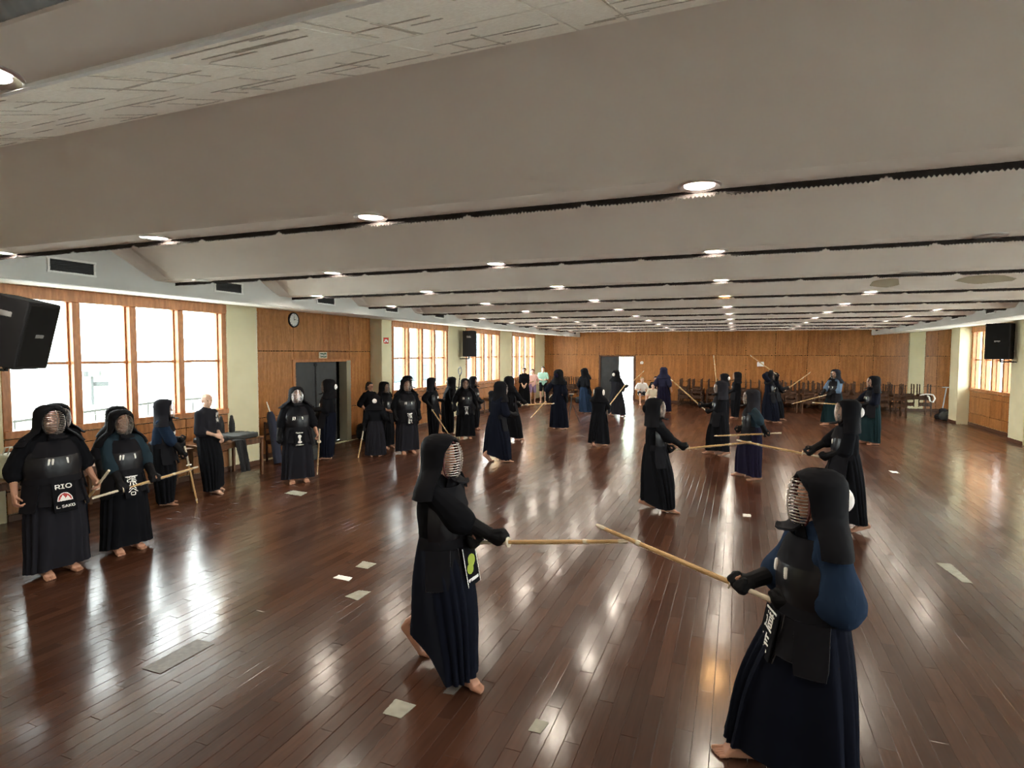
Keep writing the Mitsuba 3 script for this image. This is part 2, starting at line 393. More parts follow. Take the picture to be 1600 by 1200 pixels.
def bulkhead(name, x, xo):
    s = 1 if xo > x else -1
    key = struct(name, cat([box(x, x + s * 0.12, YB, YF, ZBK, ZT + 0.05)]), 'bulkhead')
    P = [(x + s * 0.02, ZBK), (xo, ZBK + 0.165)]
    v = [(X, Y, Z + h) for h in (0.0, 0.05) for X, Z in P for Y in (YB, YF)]
    part(key, 'sloped_soffit', trimesh.convex.convex_hull(np.array(v)), 'white_paint', smooth=False)
    return key
bl = bulkhead('trim_1', BLX, XLP - 0.1)
br = bulkhead('trim_2', BRX, XRP + 0.2)
vent_place = ['above the near window', 'second from the near end of the left bulkhead', 'above the wall clock', 'just past the wall clock', 'above the second window', 'at the middle of the left bulkhead']
def vent(x, s, yc, label):
    t = thing('air_vent', label, 'vent', 'air vents in the ceiling bulkheads')
    w, h, z = 0.52, 0.16, 3.39
    part(t, 'backing', box(x + s * 0.001, x + s * 0.006, yc - w / 2, yc + w / 2, z - h / 2, z + h / 2), 'black', smooth=False)
    fr = [box(x, x + s * 0.018, yc - w / 2 - 0.02, yc + w / 2 + 0.02, z + d * h / 2 - 0.012, z + d * h / 2 + 0.012) for d in (-1, 1)]
    fr += [box(x, x + s * 0.018, yc + d * w / 2 - 0.012, yc + d * w / 2 + 0.012, z - h / 2, z + h / 2) for d in (-1, 1)]
    part(t, 'frame', cat(fr), 'white_paint', smooth=False)
    for i in range(6):
        part(t, 'slat', plank_bar((x + s * 0.011, yc - w / 2, z - h / 2 + 0.02 + i * 0.024), (x + s * 0.011, yc + w / 2, z - h / 2 + 0.02 + i * 0.024), 0.014, 0.003), 'vent', smooth=False)
for i in range(11):
    yc = 4.66 + i * PER
    vent(BLX, 1, yc, 'dark air vent in the left ceiling bulkhead, number %s from the near end' % ['one', 'two', 'three', 'four', 'five', 'six', 'seven', 'eight', 'nine', 'ten', 'eleven'][i])
for i in range(4, 11):
    yc = 4.66 + i * PER
    vent(BRX, -1, yc, 'dark air vent in the right ceiling bulkhead, number %s from the far end' % ['one', 'two', 'three', 'four', 'five', 'six', 'seven'][10 - i])

# ---- side walls
def wood_variant(i): return 'panel%d' % (i % 3)
npan = [0]
def panels(key, face, axis, cols, rows, at, th=0.02):
    """wood panels on a wall; axis 'x': the wall's plane is x = at and cols run along y; face is the sign of the visible side"""
    bk = (at, at + face * 0.004, cols[0], cols[-1]) if axis == 'x' else (cols[0], cols[-1], at, at + face * 0.004)
    part(key, 'panel_backing', box(*bk, rows[0], rows[-1]), 'gap', smooth=False)
    for a, b in zip(cols[:-1], cols[1:]):
        for c, d in zip(rows[:-1], rows[1:]):
            g = 0.006; npan[0] += 1
            if axis == 'x': m = bevbox(at, at + face * th, a + g, b - g, c + g, d - g, 0.004)
            else: m = bevbox(a + g, b - g, at, at + face * th, c + g, d - g, 0.004)
            part(key, 'panel', m, wood_variant(npan[0] * 7 // 3), smooth=False)
def window(n, xw, s, y0, y1, nb, label, glass=True):
    """timber window in a wall whose inner face is x = xw; s = +1 when the room lies at larger x"""
    key = thing('window_%d' % n, label, None, None, 'structure')
    D = 0.20; z0, z1, zt = 1.16, 3.28, 2.20; xi, xo = xw, xw - s * D
    def b(ya, yb, za, zb, a=xi, c=xo, bev=0.006): return bevbox(min(a, c), max(a, c), ya, yb, za, zb, bev)
    part(key, 'frame', b(y0, y1, 3.12, z1 + 0.02, xi + s * 0.02), 'trim_wood', smooth=False)
    part(key, 'frame', b(y0, y1, z0, 1.26, xi + s * 0.03), 'trim_wood', smooth=False)
    part(key, 'frame', b(y0, y0 + 0.11, 1.26, 3.12), 'trim_wood', smooth=False)
    part(key, 'frame', b(y1 - 0.11, y1, 1.26, 3.12), 'trim_wood', smooth=False)
    w = (y1 - y0 - 0.22) / nb
    for i in range(1, nb):
        c = y0 + 0.11 + i * w
        part(key, 'mullion', b(c - 0.055, c + 0.055, 1.26, 3.12), 'trim_wood', smooth=False)
    for i in range(nb):
        a, c = y0 + 0.11 + i * w + (0.055 if i else 0), y0 + 0.11 + (i + 1) * w - (0.055 if i < nb - 1 else 0)
        part(key, 'transom', b(a, c, zt - 0.018, zt + 0.018, xi - s * 0.09, xi - s * 0.16, 0.004), 'trim_wood', smooth=False)
        for za, zb in ((1.26, zt - 0.018), (zt + 0.018, 3.12)):
            xg = xi - s * 0.13
            part(key, 'pane', (np.array([(xg, a, za), (xg, c, za), (xg, c, zb), (xg, a, zb)]), np.array([[0, 1, 2], [0, 2, 3]])), 'pane', smooth=False)
            gl = [b(a, a + 0.022, za, zb, xi - s * 0.10, xi - s * 0.15, 0.003), b(c - 0.022, c, za, zb, xi - s * 0.10, xi - s * 0.15, 0.003)]
            part(key, 'glazing_bead', cat(gl), 'trim_wood', smooth=False)
    return key
def side_wall(name, xw, s, bays, pillars, ywall):
    xo = xw - s * 0.45
    solid = [box(xo, xw - s * 0.2, ywall[0], ywall[1], -0.1, 0.0)]
    for y0, y1 in bays: solid += [box(xo, xw - s * 0.02, y0, y1, 0, 1.16), box(xo, xw, y0, y1, 3.28, 3.9)]
    key = struct(name, cat(solid), 'cream')
    for y0, y1 in pillars:
        part(key, 'pillar', bevbox(min(xo, xw), max(xo, xw), y0, y1, -0.05, 3.9, 0.012), 'cream', smooth=False)
    for y0, y1 in bays:
        n = max(2, int(round((y1 - y0) / 0.9)))
        panels(key, s, 'x', np.linspace(y0, y1, n + 1), [0.10, 0.42, 0.98, 1.15], xw - s * 0.02)
    return key
LB = [(4.88, 8.66), (14.53, 18.05), (19.48, 22.77), (24.18, 27.35)]
LPIL = [(YB, 4.88), (8.66, 9.46), (14.02, 14.53), (18.05, 19.48), (22.77, 24.18), (27.35, YF)]
wl = side_wall('wall_left', XL, 1, LB, LPIL, (YB, YF))
part(wl, 'backing', box(XLP - 0.45, XLP, 9.46, 10.90, 0, 3.9), 'cream', smooth=False)
part(wl, 'backing', box(XLP - 0.45, XLP, 13.04, 14.02, 0, 3.9), 'cream', smooth=False)
part(wl, 'backing', box(XLP - 0.45, XLP, 10.90, 13.04, 2.18, 3.9), 'cream', smooth=False)
panels(wl, 1, 'x', [9.46, 10.94], [0.10, 0.92, 2.40, 3.40], XLP)
panels(wl, 1, 'x', [13.04, 14.02], [0.10, 0.92, 2.40, 3.40], XLP)
panels(wl, 1, 'x', [10.94, 11.98, 13.04], [2.40, 3.40], XLP)
panels(wl, 1, 'x', [10.94, 13.04], [2.19, 2.40], XLP)
for n, (i, lab) in enumerate(zip(range(4), ['large timber window behind the practitioners at left', 'second timber window in the left wall, beyond the grey doors', 'third timber window in the left wall, behind a hanging speaker', 'farthest timber window in the left wall'])):
    window(n + 1, XL, 1, LB[i][0], LB[i][1], 4, lab)
RB = [(-2.6, 0.8), (2.5, 5.8), (7.0, 10.3), (11.6, 14.9), (16.1, 19.0), (20.42, 23.95)]
RPIL = [(YB, -2.6), (0.8, 2.5), (5.8, 7.0), (10.3, 11.6), (14.9, 16.1)]
wr = side_wall('wall_right', XRP, -1, RB, [(YB, -2.6), (0.8, 2.5), (5.8, 7.0), (10.3, 11.6), (14.9, 16.1)], (YB, 24.7))
part(wr, 'pillar', bevbox(XR, XRP + 0.4, 18.95, 19.86, -0.05, 3.9, 0.012), 'cream', smooth=False)
part(wr, 'pillar', bevbox(XR, XRP + 0.4, 23.95, 24.75, -0.05, 3.9, 0.012), 'cream', smooth=False)
part(wr, 'pillar', bevbox(XRP, XRP + 0.4, 19.86, 20.42, -0.05, 3.9, 0.012), 'cream', smooth=False)
for i in range(6): window(5 + i, XRP, -1, RB[i][0], RB[i][1], 4, 'timber window in the right wall' + (' beside the hanging speaker' if i == 5 else ', outside the view'))
# baseboards
def baseboard(name, segs):
    k = struct(name, cat([bevbox(*s, 0.0, 0.10, 0.005) for s in segs]), 'base_wood')
baseboard('baseboard_left', [(XL, XL + 0.018, a, b) for a, b in LB + LPIL[1:]] + [(XLP + 0.0, XLP + 0.03, 9.46, 10.9), (XLP, XLP + 0.03, 13.04, 14.02)])
baseboard('baseboard_right', [(XR - 0.018, XR, 18.95, 19.87), (XR - 0.018, XR, 23.94, 24.76), (XRP - 0.018, XRP, 19.86, 23.95), (8.13, 8.15, 24.76, YF)])
# far and back walls
XDL, XDM, XDR, ZD = -6.45, -5.52, -4.74, 2.20
XFR = 8.4
wf = struct('wall_far', cat([box(XLP - 0.4, XDL - 0.06, YF, YF + 0.3, -0.1, 3.9), box(XDR + 0.06, XFR, YF, YF + 0.3, -0.1, 3.9), box(XDL - 0.06, XDR + 0.06, YF, YF + 0.3, ZD + 0.05, 3.9)]), 'cream')
cols = [-9.38, -8.9, -7.65, XDL - 0.06]
panels(wf, -1, 'y', cols, [0.10, 1.05, 2.30, 3.42], YF)
panels(wf, -1, 'y', [XDL - 0.06, XDM, XDR + 0.06], [ZD + 0.06, 2.30, 3.42], YF)
panels(wf, -1, 'y', [XDR + 0.06, -3.39, -2.23, -0.94, 0.34, 1.57, 2.87, 4.12, 5.40, 6.68], [0.10, 1.05, 2.30, 3.42], YF)
panels(wf, -1, 'y', [7.27, 7.70, 8.15], [0.10, 1.05, 2.30, 3.42], YF)
part(wf, 'pillar', bevbox(6.70, 7.26, YF - 0.06, YF + 0.05, 0, 3.5, 0.008), 'cream', smooth=False)
baseboard('baseboard_far', [(-9.38, XDL - 0.06, YF - 0.035, YF - 0.0), (XDR + 0.06, 8.13, YF - 0.065, YF)])
struct('wall_back', box(XLP - 0.4, XRP + 0.9, YB - 0.3, YB, -0.1, 3.9), 'beam')
struct('wall_right_outer', box(8.15, 8.4, 24.7, YF + 0.3, -0.1, 3.9), 'cream')

# ---- doors
d1 = thing('door_1', 'dark grey double doors in the timber wall at left', None, None, 'structure')
part(d1, 'frame', cat([bevbox(XLP - 0.2, XLP + 0.05, 10.88, 10.97, 0, 2.18), bevbox(XLP - 0.2, XLP + 0.05, 10.88, 13.05, 2.13, 2.20)]), 'trim_wood', smooth=False)
part(d1, 'jamb', bevbox(XLP - 0.2, XLP + 0.055, 12.88, 13.06, 0, 2.16), 'door_jamb', smooth=False)
for a, b in ((10.97, 11.735), (11.765, 12.56)):
    lf = part(d1, 'leaf', bevbox(XLP - 0.09, XLP - 0.03, a, b, 0.01, 2.13), 'door', smooth=False)
    part(lf, 'push_plate', bevbox(XLP - 0.03, XLP - 0.022, (a + b) / 2 - 0.25, (a + b) / 2 + 0.25, 0.98, 1.03, 0.003), 'steel', smooth=False)
part(d1, 'closer', bevbox(XLP - 0.035, XLP + 0.01, 11.68, 11.78, 2.03, 2.10, 0.01), 'black', smooth=False)
part(d1, 'astragal', bevbox(XLP - 0.035, XLP - 0.015, 11.73, 11.77, 0.01, 2.10, 0.004), 'black', smooth=False)
part(d1, 'dark_passage', cat([box(XLP - 0.35, XLP - 0.30, 10.9, 13.05, 0, 2.2)]), 'black', smooth=False)
d2 = thing('door_2', 'doorway in the far wall, dark leaf closed at left and bright outdoors at right', None, None, 'structure')
part(d2, 'frame', cat([bevbox(XDL - 0.07, XDL + 0.02, YF - 0.03, YF + 0.3, 0, ZD + 0.05), bevbox(XDR - 0.02, XDR + 0.07, YF - 0.03, YF + 0.3, 0, ZD + 0.05), bevbox(XDL - 0.07, XDR + 0.07, YF - 0.03, YF + 0.3, ZD, ZD + 0.06)]), 'base_wood', smooth=False)
lf = part(d2, 'leaf', bevbox(XDL + 0.02, XDM, YF + 0.03, YF + 0.08, 0.01, ZD), 'door', smooth=False)
part(lf, 'handle', bevbox(XDM - 0.12, XDM - 0.06, YF - 0.01, YF + 0.03, 0.98, 1.10, 0.006), 'steel', smooth=False)
part(d2, 'open_leaf', bevbox(XDR - 0.07, XDR - 0.02, YF + 0.1, YF + 0.95, 0.01, ZD), 'door', smooth=False)

# ------------------------------------------------------------------ ceiling lamps
ring_m = ply(lathe([(0.082, 0.006), (0.082, -0.003), (0.112, -0.012), (0.122, -0.006), (0.122, 0.004), (0.082, 0.006)], 24, False), 'mat_chrome', smooth=40)
def disc_mesh(r, n=20):
    a = np.arange(n) * 2 * np.pi / n
    v = np.vstack([np.stack([r * np.cos(a), r * np.sin(a), 0 * a], 1), (0, 0, 0)])
    return trimesh.Trimesh(v, np.array([[n, (j + 1) % n, j] for j in range(n)]), process=False)
lens = disc_mesh(0.088)
ORD = ['first', 'second', 'third', 'fourth', 'fifth', 'sixth', 'seventh', 'eighth', 'ninth', 'tenth', 'eleventh', 'twelfth']
COLN = ['leftmost lamp row', 'second lamp row from the left', 'third lamp row from the left', 'middle lamp row', 'fifth lamp row from the left', 'rightmost lamp row']
OFF = {(4, 1), (4, 2), (5, 0), (5, 1), (5, 2), (5, 3), (0, 1), (0, 4), (5, 4)}
def lamp(i, k):
    x, y = LX[i], 3.575 + PER * k
    off, warm = (i, k) in OFF, (i, k) == (3, 3)
    if k == -1 and i != 2: off = False
    word = 'unlit round recessed ceiling lamp' if off else ('amber glowing round recessed ceiling lamp' if warm else 'lit round recessed ceiling lamp')
    t = thing('ceiling_lamp', '%s on the %s beam, %s' % (word, 'tile-edged near' if k < 0 else ORD[k] + ' dark-edged', COLN[i]), 'ceiling lamp', 'recessed ceiling lamps')
    put(t, 'rim', ring_m, M=T().translate([x, y, ZS]))
    d = ply(lens, 'mat_lens_off', smooth=False)
    if not off:
        c = (1.0, 0.55, 0.22) if warm else (1.0, 0.89, 0.74)
        s = LAMP * (0.8 if warm else 1.0)
        d['emitter'] = {'type': 'area', 'radiance': rgb(*(s * a for a in c))}
    put(t, 'lens', d, M=T().translate([x, y, ZS - 0.004]))
for i in range(6):
    for k in range(-1, 11): lamp(i, k)
lamp_wire = thing('sagging_wire', 'thin pale wire drooping from the second dark-edged beam near the left bulkhead', 'wire')
scene[lamp_wire] = ply(tube([(-6.9, 5.86, ZS - 0.004), (-6.75, 5.86, ZS - 0.02), (-6.55, 5.86, ZS - 0.012), (-6.4, 5.86, ZS - 0.004)], 0.006), 'mat_white_paint', smooth=40)

# ------------------------------------------------------------------ outdoors
struct('ground_outside', cat([box(-90, XLP - 0.46, -40, 90, -0.45, -0.3), box(XRP + 1.0, 70, -40, 90, -0.45, -0.3), box(XLP - 0.46, XRP + 1.0, YF + 0.45, 90, -0.45, -0.3)]), 'outdoor_ground')
rl = thing('terrace_railing', 'grey picket railing outside the near left window', 'railing')
def rz(y): return 1.10 + 0.05 * min(y - 6, 3.2)
ys = np.linspace(3.5, 15.0, 24)
part(rl, 'top_rail', tube([(-12.0, y, rz(y)) for y in ys], 0.022, 6), 'rail')
part(rl, 'lower_rail', tube([(-12.0, y, rz(y) - 0.5) for y in ys], 0.014, 6), 'rail')
for y in np.arange(3.6, 15.0, 0.28): part(rl, 'picket', bar((-12.0, y, -0.3), (-12.0, y, rz(y) + 0.03), 0.011, 5), 'rail')
fp = thing('floodlight_pole', 'tall pole with two floodlights outside the near left window', 'floodlight')
part(fp, 'pole', tube([(-30, 19.4, -0.3), (-30, 19.4, 1.15)], 0.06, 8), 'rail')
part(fp, 'lamp_head', bevbox(-30.2, -29.8, 18.95, 19.75, 1.12, 1.4, 0.03), 'rail')
part(fp, 'lamp_head', bevbox(-30.2, -29.8, 19.5, 20.1, 0.62, 0.85, 0.03), 'rail')
bd = thing('neighbour_building', 'pale blue building seen through the second left window', 'building')
part(bd, 'wall', bevbox(-40, -28, 36, 62, -0.3, 9.5, 0.1), 'facade', smooth=False)
for i in range(7):
    for z in (1.2, 4.2):
        w = part(bd, 'window', bevbox(-28.02, -27.9, 37.5 + i * 3.4, 39.3 + i * 3.4, z, z + 1.6, 0.03), 'white_paint', smooth=False)
        part(w, 'pane', bevbox(-27.92, -27.88, 37.65 + i * 3.4, 39.15 + i * 3.4, z + 0.12, z + 1.48, 0.01), 'facade_window', smooth=False)
def tree(x, y, h, r, label, n=2600, seed=1):
    t = thing('garden_tree', label, 'tree')
    g = np.random.default_rng(seed)
    tr = [bar((x, y, -0.3), (x + 0.1, y, h * 0.55), 0.11, 7)] + [bar((x + 0.08, y, h * 0.4), (x + r * 0.7 * math.cos(a), y + r * 0.7 * math.sin(a), h * 0.75), 0.035, 5) for a in (0.4, 2.3, 4.1)]
    part(t, 'trunk', cat(tr), 'bark')
    d = g.normal(size=(n, 3)); d /= np.linalg.norm(d, axis=1, keepdims=True)
    c = V(x, y, h * 0.68) + d * (g.random((n, 1)) ** 0.4) * V(r, r, h * 0.42)
    a = g.normal(size=(n, 3)); a /= np.linalg.norm(a, axis=1, keepdims=True); b = np.cross(a, g.normal(size=(n, 3))); b /= np.linalg.norm(b, axis=1, keepdims=True)
    v = np.stack([c - a * 0.09, c + b * 0.035, c + a * 0.09, c - b * 0.035], 1).reshape(-1, 3)
    i = np.arange(n)[:, None] * 4
    put(t, 'foliage', ply((v, np.vstack([i + [0, 1, 2], i + [0, 2, 3]])), 'mat_leaf', smooth=False), kind='stuff')
tree(-7.6, 36.0, 4.2, 1.9, 'leafy green tree outside the open far door', seed=2)
tree(-4.2, 40.0, 3.4, 1.7, 'second green tree outside the open far door, farther back', seed=3)
mst = thing('music_stand', 'thin dark metal stand in front of the bright far doorway', 'stand')
part(mst, 'pole', bar((-4.95, 27.6, 0.02), (-4.95, 27.6, 1.15), 0.012), 'black')
part(mst, 'rack', cat([bar((-5.2, 27.6, z), (-4.75, 27.6, z), 0.011) for z in (0.95, 1.12, 1.33)] + [bar((xx, 27.6, 0.95), (xx, 27.6, 1.33), 0.011) for xx in (-5.2, -4.98, -4.75)]), 'black')
for a in (0.3, 2.4, 4.5): part(mst, 'leg', bar((-4.95, 27.6, 0.2), (-4.95 + 0.28 * math.cos(a), 27.6 + 0.28 * math.sin(a), 0.008), 0.009), 'black')

# ------------------------------------------------------------------ things on the walls and the floor
ck = thing('wall_clock', 'round white wall clock with a dark rim above the grey double doors', 'clock')
Mx = mat4((XLP + 0.02, 10.94, 3.13), (0, 1, 0), (0, 0, 1), (1, 0, 0))
part(ck, 'rim', moved(lathe([(0.15, 0), (0.175, 0.0), (0.175, 0.03), (0.15, 0.035), (0.15, 0)], 28, False), Mx), 'plastic')
part(ck, 'dial', moved(lathe([(0.155, 0.01), (0.155, 0.022)], 28), Mx), 'paper')
part(ck, 'hand', moved(cat([plank_bar((0, 0, 0.025), (0.02, 0.10, 0.025), 0.008, 0.003), plank_bar((0, 0, 0.025), (0.075, 0.02, 0.025), 0.011, 0.003)]), Mx), 'black', smooth=False)
part(ck, 'hour_mark', moved(cat([plank_bar((0.115 * math.cos(a), 0.115 * math.sin(a), 0.024), (0.138 * math.cos(a), 0.138 * math.sin(a), 0.024), 0.008, 0.003) for a in np.arange(12) * np.pi / 6]), Mx), 'black', smooth=False)
def text(s, h, M, m, parent, name='lettering', bold=True, centre=True, depth=0.002):
    t = meshkit.text_mesh(s, h, depth, bold)
    if centre: t.apply_translation((-t.bounds[:, 0].mean(), -h / 2, 0))
    part(parent, name, moved(t, M), m, smooth=False)
ex = thing('exit_sign', 'small dark green exit sign above the grey double doors', 'sign')
part(ex, 'plate', bevbox(XLP + 0.02, XLP + 0.035, 11.82, 12.12, 2.22, 2.38, 0.004), 'leather', smooth=False)
part(ex, 'face', bevbox(XLP + 0.034, XLP + 0.038, 11.85, 12.09, 2.245, 2.355, 0.001), 'sign_green', smooth=False)
text('SAÍDA', 0.055, mat4((XLP + 0.038, 11.97, 2.30), (0, 1, 0), (0, 0, 1), (1, 0, 0)), 'paper', ex)
fs = thing('fire_sign', 'small red and white fire equipment sign on the cream pillar beyond the doors', 'sign')
part(fs, 'plate', bevbox(XL, XL + 0.006, 14.10, 14.36, 2.63, 2.80, 0.002), 'red', smooth=False)
part(fs, 'pictogram', cat([box(XL + 0.006, XL + 0.008, 14.13, 14.20, 2.66, 2.70), box(XL + 0.006, XL + 0.008, 14.16, 14.29, 2.70, 2.75), box(XL + 0.006, XL + 0.008, 14.25, 14.33, 2.67, 2.72)]), 'paper', smooth=False)
pn = thing('wall_notice', 'white paper notice taped to the far timber wall', 'notice')
scene[pn] = ply(bevbox(0.82, 1.11, YF - 0.026, YF - 0.0205, 1.80, 2.00, 0.001), 'mat_paper')
sw = thing('light_switch', 'small pale switch plate beside the far doorway', 'switch')
part(sw, 'plate', bevbox(-4.45, -4.31, YF - 0.03, YF - 0.02, 1.86, 1.98, 0.003), 'paper', smooth=False)
part(sw, 'rocker', bevbox(-4.42, -4.34, YF - 0.036, YF - 0.03, 1.89, 1.95, 0.002), 'leather', smooth=False)

def hung_speaker(loc, rz_, size, tilt, label, arm):
    t = thing('hanging_speaker', label, 'speaker', 'black wall-hung speakers')
    w, d, h = size
    M = T().translate(list(loc)).rotate([0, 0, 1], rz_).rotate([1, 0, 0], tilt)
    pts = [(sx * w / 2 * (0.78 if sy < 0 else 1), sy * d / 2, z) for sx in (-1, 1) for sy in (-1, 1) for z in (-h / 2, h / 2)]
    hullm = tri(hull([(np.array(p) * 0.96, 0.02) for p in pts], 8))
    part(t, 'cabinet', hullm, 'plastic', M=M)
    part(t, 'front_grille', bevbox(-w / 2 + 0.02, w / 2 - 0.02, d / 2 + 0.0, d / 2 + 0.018, -h / 2 + 0.03, h / 2 - 0.03, 0.008), 'speaker_grille', smooth=False, M=M)
    part(t, 'handle', bevbox(w * 0.46, w * 0.46 + 0.02, -0.08, 0.08, h * 0.22, h * 0.30, 0.008), 'grey', M=M)
    part(t, 'badge', bevbox(-0.07, 0.07, d / 2 + 0.018, d / 2 + 0.022, -0.02, 0.02, 0.002), 'grey', M=M)
    part(t, 'bracket', cat([plank_bar(arm[0], arm[1], 0.05, 0.03), plank_bar(arm[1], arm[2], 0.04, 0.03)]), 'black', smooth=False)
    return t
hung_speaker((-7.62, 4.12, 2.60), -60, (0.56, 0.44, 0.76), -14, 'large black loudspeaker hung in front of the near left window', ((-9.4, 4.05, 2.16), (-7.9, 4.15, 2.16), (-7.9, 4.1, 2.3)))
hung_speaker((-9.05, 19.05, 2.70), -72, (0.50, 0.42, 0.92), 0, 'black loudspeaker hung before the third left window', ((-9.4, 19.0, 2.16), (-9.05, 19.0, 2.16), (-9.05, 19.0, 2.3)))
hung_speaker((6.72, 19.75, 2.74), 140, (0.56, 0.44, 0.98), 0, 'black loudspeaker hung before the right window', ((7.05, 19.5, 2.18), (6.72, 19.75, 2.18), (6.72, 19.75, 2.3)))

def patch(key, name, q, h, m, thin=0.002):
    pts = [(x, y, z) for x, y in q for z in (0.0015, h)]
    return trimesh.convex.convex_hull(np.array(pts))
PATCH = [
 ('floor_plate', 'long grey metal plate set in the floor, left of the foreground pair', 'floor plate', [(-4.118, 2.95), (-3.925, 2.95), (-3.925, 3.43), (-4.118, 3.43)], 'plate'),
 ('floor_tape', 'square of grey tape, nearest the long grey floor plate', 'tape patch', [(-3.52, 4.58), (-3.35, 4.55), (-3.35, 4.77), (-3.48, 4.75)], 'tape'),
 ('floor_tape', 'square of grey tape, farthest of the three small squares left of the foreground fighter', 'tape patch', [(-3.90, 5.27), (-3.74, 5.27), (-3.74, 5.44), (-3.93, 5.45)], 'tape'),
 ('paper_sheet', 'bright white slip of paper between two grey tape squares', 'paper', [(-3.93, 4.92), (-3.72, 4.91), (-3.74, 5.0), (-3.92, 5.01)], 'paper'),
 ('floor_tape', 'wrinkled grey tape square in front of the foreground fighter at left', 'tape patch', [(-2.13, 3.15), (-1.99, 3.15), (-1.97, 3.31), (-2.14, 3.32)], 'tape'),
 ('floor_tape', 'grey tape strip at the front foot of the foreground fighter at left', 'tape patch', [(-1.87, 3.50), (-1.79, 3.51), (-1.78, 3.72), (-1.86, 3.75)], 'plate'),
 ('floor_tape', 'small greenish tape square at the bottom of the picture', 'tape patch', [(-1.18, 3.34), (-1.10, 3.34), (-1.08, 3.46), (-1.17, 3.47)], 'tape'),
 ('floor_tape', 'grey tape strip on the floor at right', 'tape patch', [(2.16, 7.83), (2.24, 7.26), (2.33, 7.26), (2.31, 7.85)], 'tape'),
 ('paper_sheet', 'tiny white paper on the floor in front of the dark pair in the middle', 'paper', [(0.12, 9.03), (0.23, 9.05), (0.23, 9.19), (0.12, 9.19)], 'paper'),
 ('paper_sheet', 'tiny white paper on the floor at far right', 'paper', [(2.92, 13.75), (3.06, 13.72), (3.06, 13.53), (2.94, 13.53)], 'paper'),
 ('floor_tape', 'grey tape strip on the floor in front of the silver-masked fighter', 'tape patch', [(-7.07, 7.63), (-6.68, 7.58), (-6.75, 7.82), (-7.07, 7.85)], 'tape')]
for nm, lab, c, qd, m in PATCH:
    t = thing(nm, lab, c)
    scene[t] = ply(patch(t, nm, qd, 0.0045, m), 'mat_' + m)

# ------------------------------------------------------------------ tables, chairs and bags
def boxmesh(): return None
_tab = {}
def table(label, x, y, w, d, H, rz_=0, mt='table_wood', group=None):
    t = thing('table', label, 'table', group); M = T().translate([x, y, 0]).rotate([0, 0, 1], rz_)
    key = (w, d, H, mt)
    if key not in _tab:
        a, b = w / 2, d / 2
        _tab[key] = {'top': ply(bevbox(-a, a, -b, b, H - 0.032, H, 0.006), 'mat_' + mt),
                     'apron': ply(cat([box(-a + 0.05, a - 0.05, -b + 0.03, -b + 0.05, H - 0.12, H - 0.032), box(-a + 0.05, a - 0.05, b - 0.05, b - 0.03, H - 0.12, H - 0.032), box(-a + 0.03, -a + 0.05, -b + 0.05, b - 0.05, H - 0.12, H - 0.032), box(a - 0.05, a - 0.03, -b + 0.05, b - 0.05, H - 0.12, H - 0.032)]), 'mat_' + mt),
                     'leg': ply(bevbox(-0.025, 0.025, -0.025, 0.025, 0, H - 0.032, 0.004), 'mat_' + mt)}
    put(t, 'top', _tab[key]['top'], M=M); put(t, 'apron', _tab[key]['apron'], M=M)
    for sx in (-1, 1):
        for sy in (-1, 1): put(t, 'leg', _tab[key]['leg'], M=M @ T().translate([sx * (w / 2 - 0.04), sy * (d / 2 - 0.04), 0]))
    return t
# chair with the floor at z = 0, facing +y
CH = {'seat': ply(bevbox(-0.20, 0.20, -0.19, 0.20, 0.43, 0.46, 0.008), 'mat_dark_wood'),
      'seat_frame': ply(cat([box(-0.185, 0.185, 0.165, 0.185, 0.38, 0.43), box(-0.185, 0.185, -0.185, -0.165, 0.38, 0.43), box(-0.185, -0.165, -0.165, 0.165, 0.38, 0.43), box(0.165, 0.185, -0.165, 0.165, 0.38, 0.43)]), 'mat_dark_wood'),
      'backrest': ply(cat([bevbox(-0.19, 0.19, -0.215, -0.195, 0.70, 0.84, 0.006), bevbox(-0.19, 0.19, -0.205, -0.187, 0.56, 0.60, 0.005), bevbox(-0.205, -0.17, -0.215, -0.18, 0.46, 0.86, 0.005), bevbox(0.17, 0.205, -0.215, -0.18, 0.46, 0.86, 0.005)]), 'mat_dark_wood'),
      'leg': ply(bevbox(-0.018, 0.018, -0.018, 0.018, 0, 0.43, 0.003), 'mat_dark_wood')}
def chair(label, M, group):
    t = thing('chair', label, 'chair', group)
    for k in ('seat', 'seat_frame', 'backrest'): put(t, k, CH[k], M=M)
    for sx in (-1, 1):
        for sy in (-1, 1): put(t, 'leg', CH['leg'], M=M @ T().translate([sx * 0.175, sy * 0.17, 0]))
FT = 'dark tables along the far wall'; FC = 'chairs turned over on the far tables'
def up_down(x, y, zt, rz_): return T().translate([x, y, zt + 0.462]).rotate([0, 0, 1], rz_).rotate([0, 1, 0], 180)
rows = [(-8.35, 27.55, 'dark table with chairs turned over on it, in the far left corner'), (-7.25, 27.55, 'dark table with upturned chairs just left of the far doorway'),
        (-1.95, 27.3, 'dark table with upturned chairs, first to the right of the seated group'), (-0.75, 27.3, 'dark table with upturned chairs, second to the right of the seated group'), (0.45, 27.3, 'dark table with upturned chairs below the paper notice'),
        (1.75, 26.2, 'dark table with upturned chairs right of the paper notice'), (2.95, 26.2, 'dark table with upturned chairs behind the pale blue jacket'), (4.15, 26.2, 'dark table with upturned chairs behind the teal-skirted practitioner'), (5.40, 25.9, 'dark table with upturned chairs, rightmost before the cream far pillar'), (6.45, 26.9, 'low dark table beside the floor polisher')]
HT = 0.76
TBL = ['in the left corner', 'left of the doorway', 'right of the seated group', 'second right of the doorway', 'below the notice', 'right of the notice', 'behind the pale blue jacket', 'behind the teal skirt', 'before the far pillar', 'by the floor polisher']
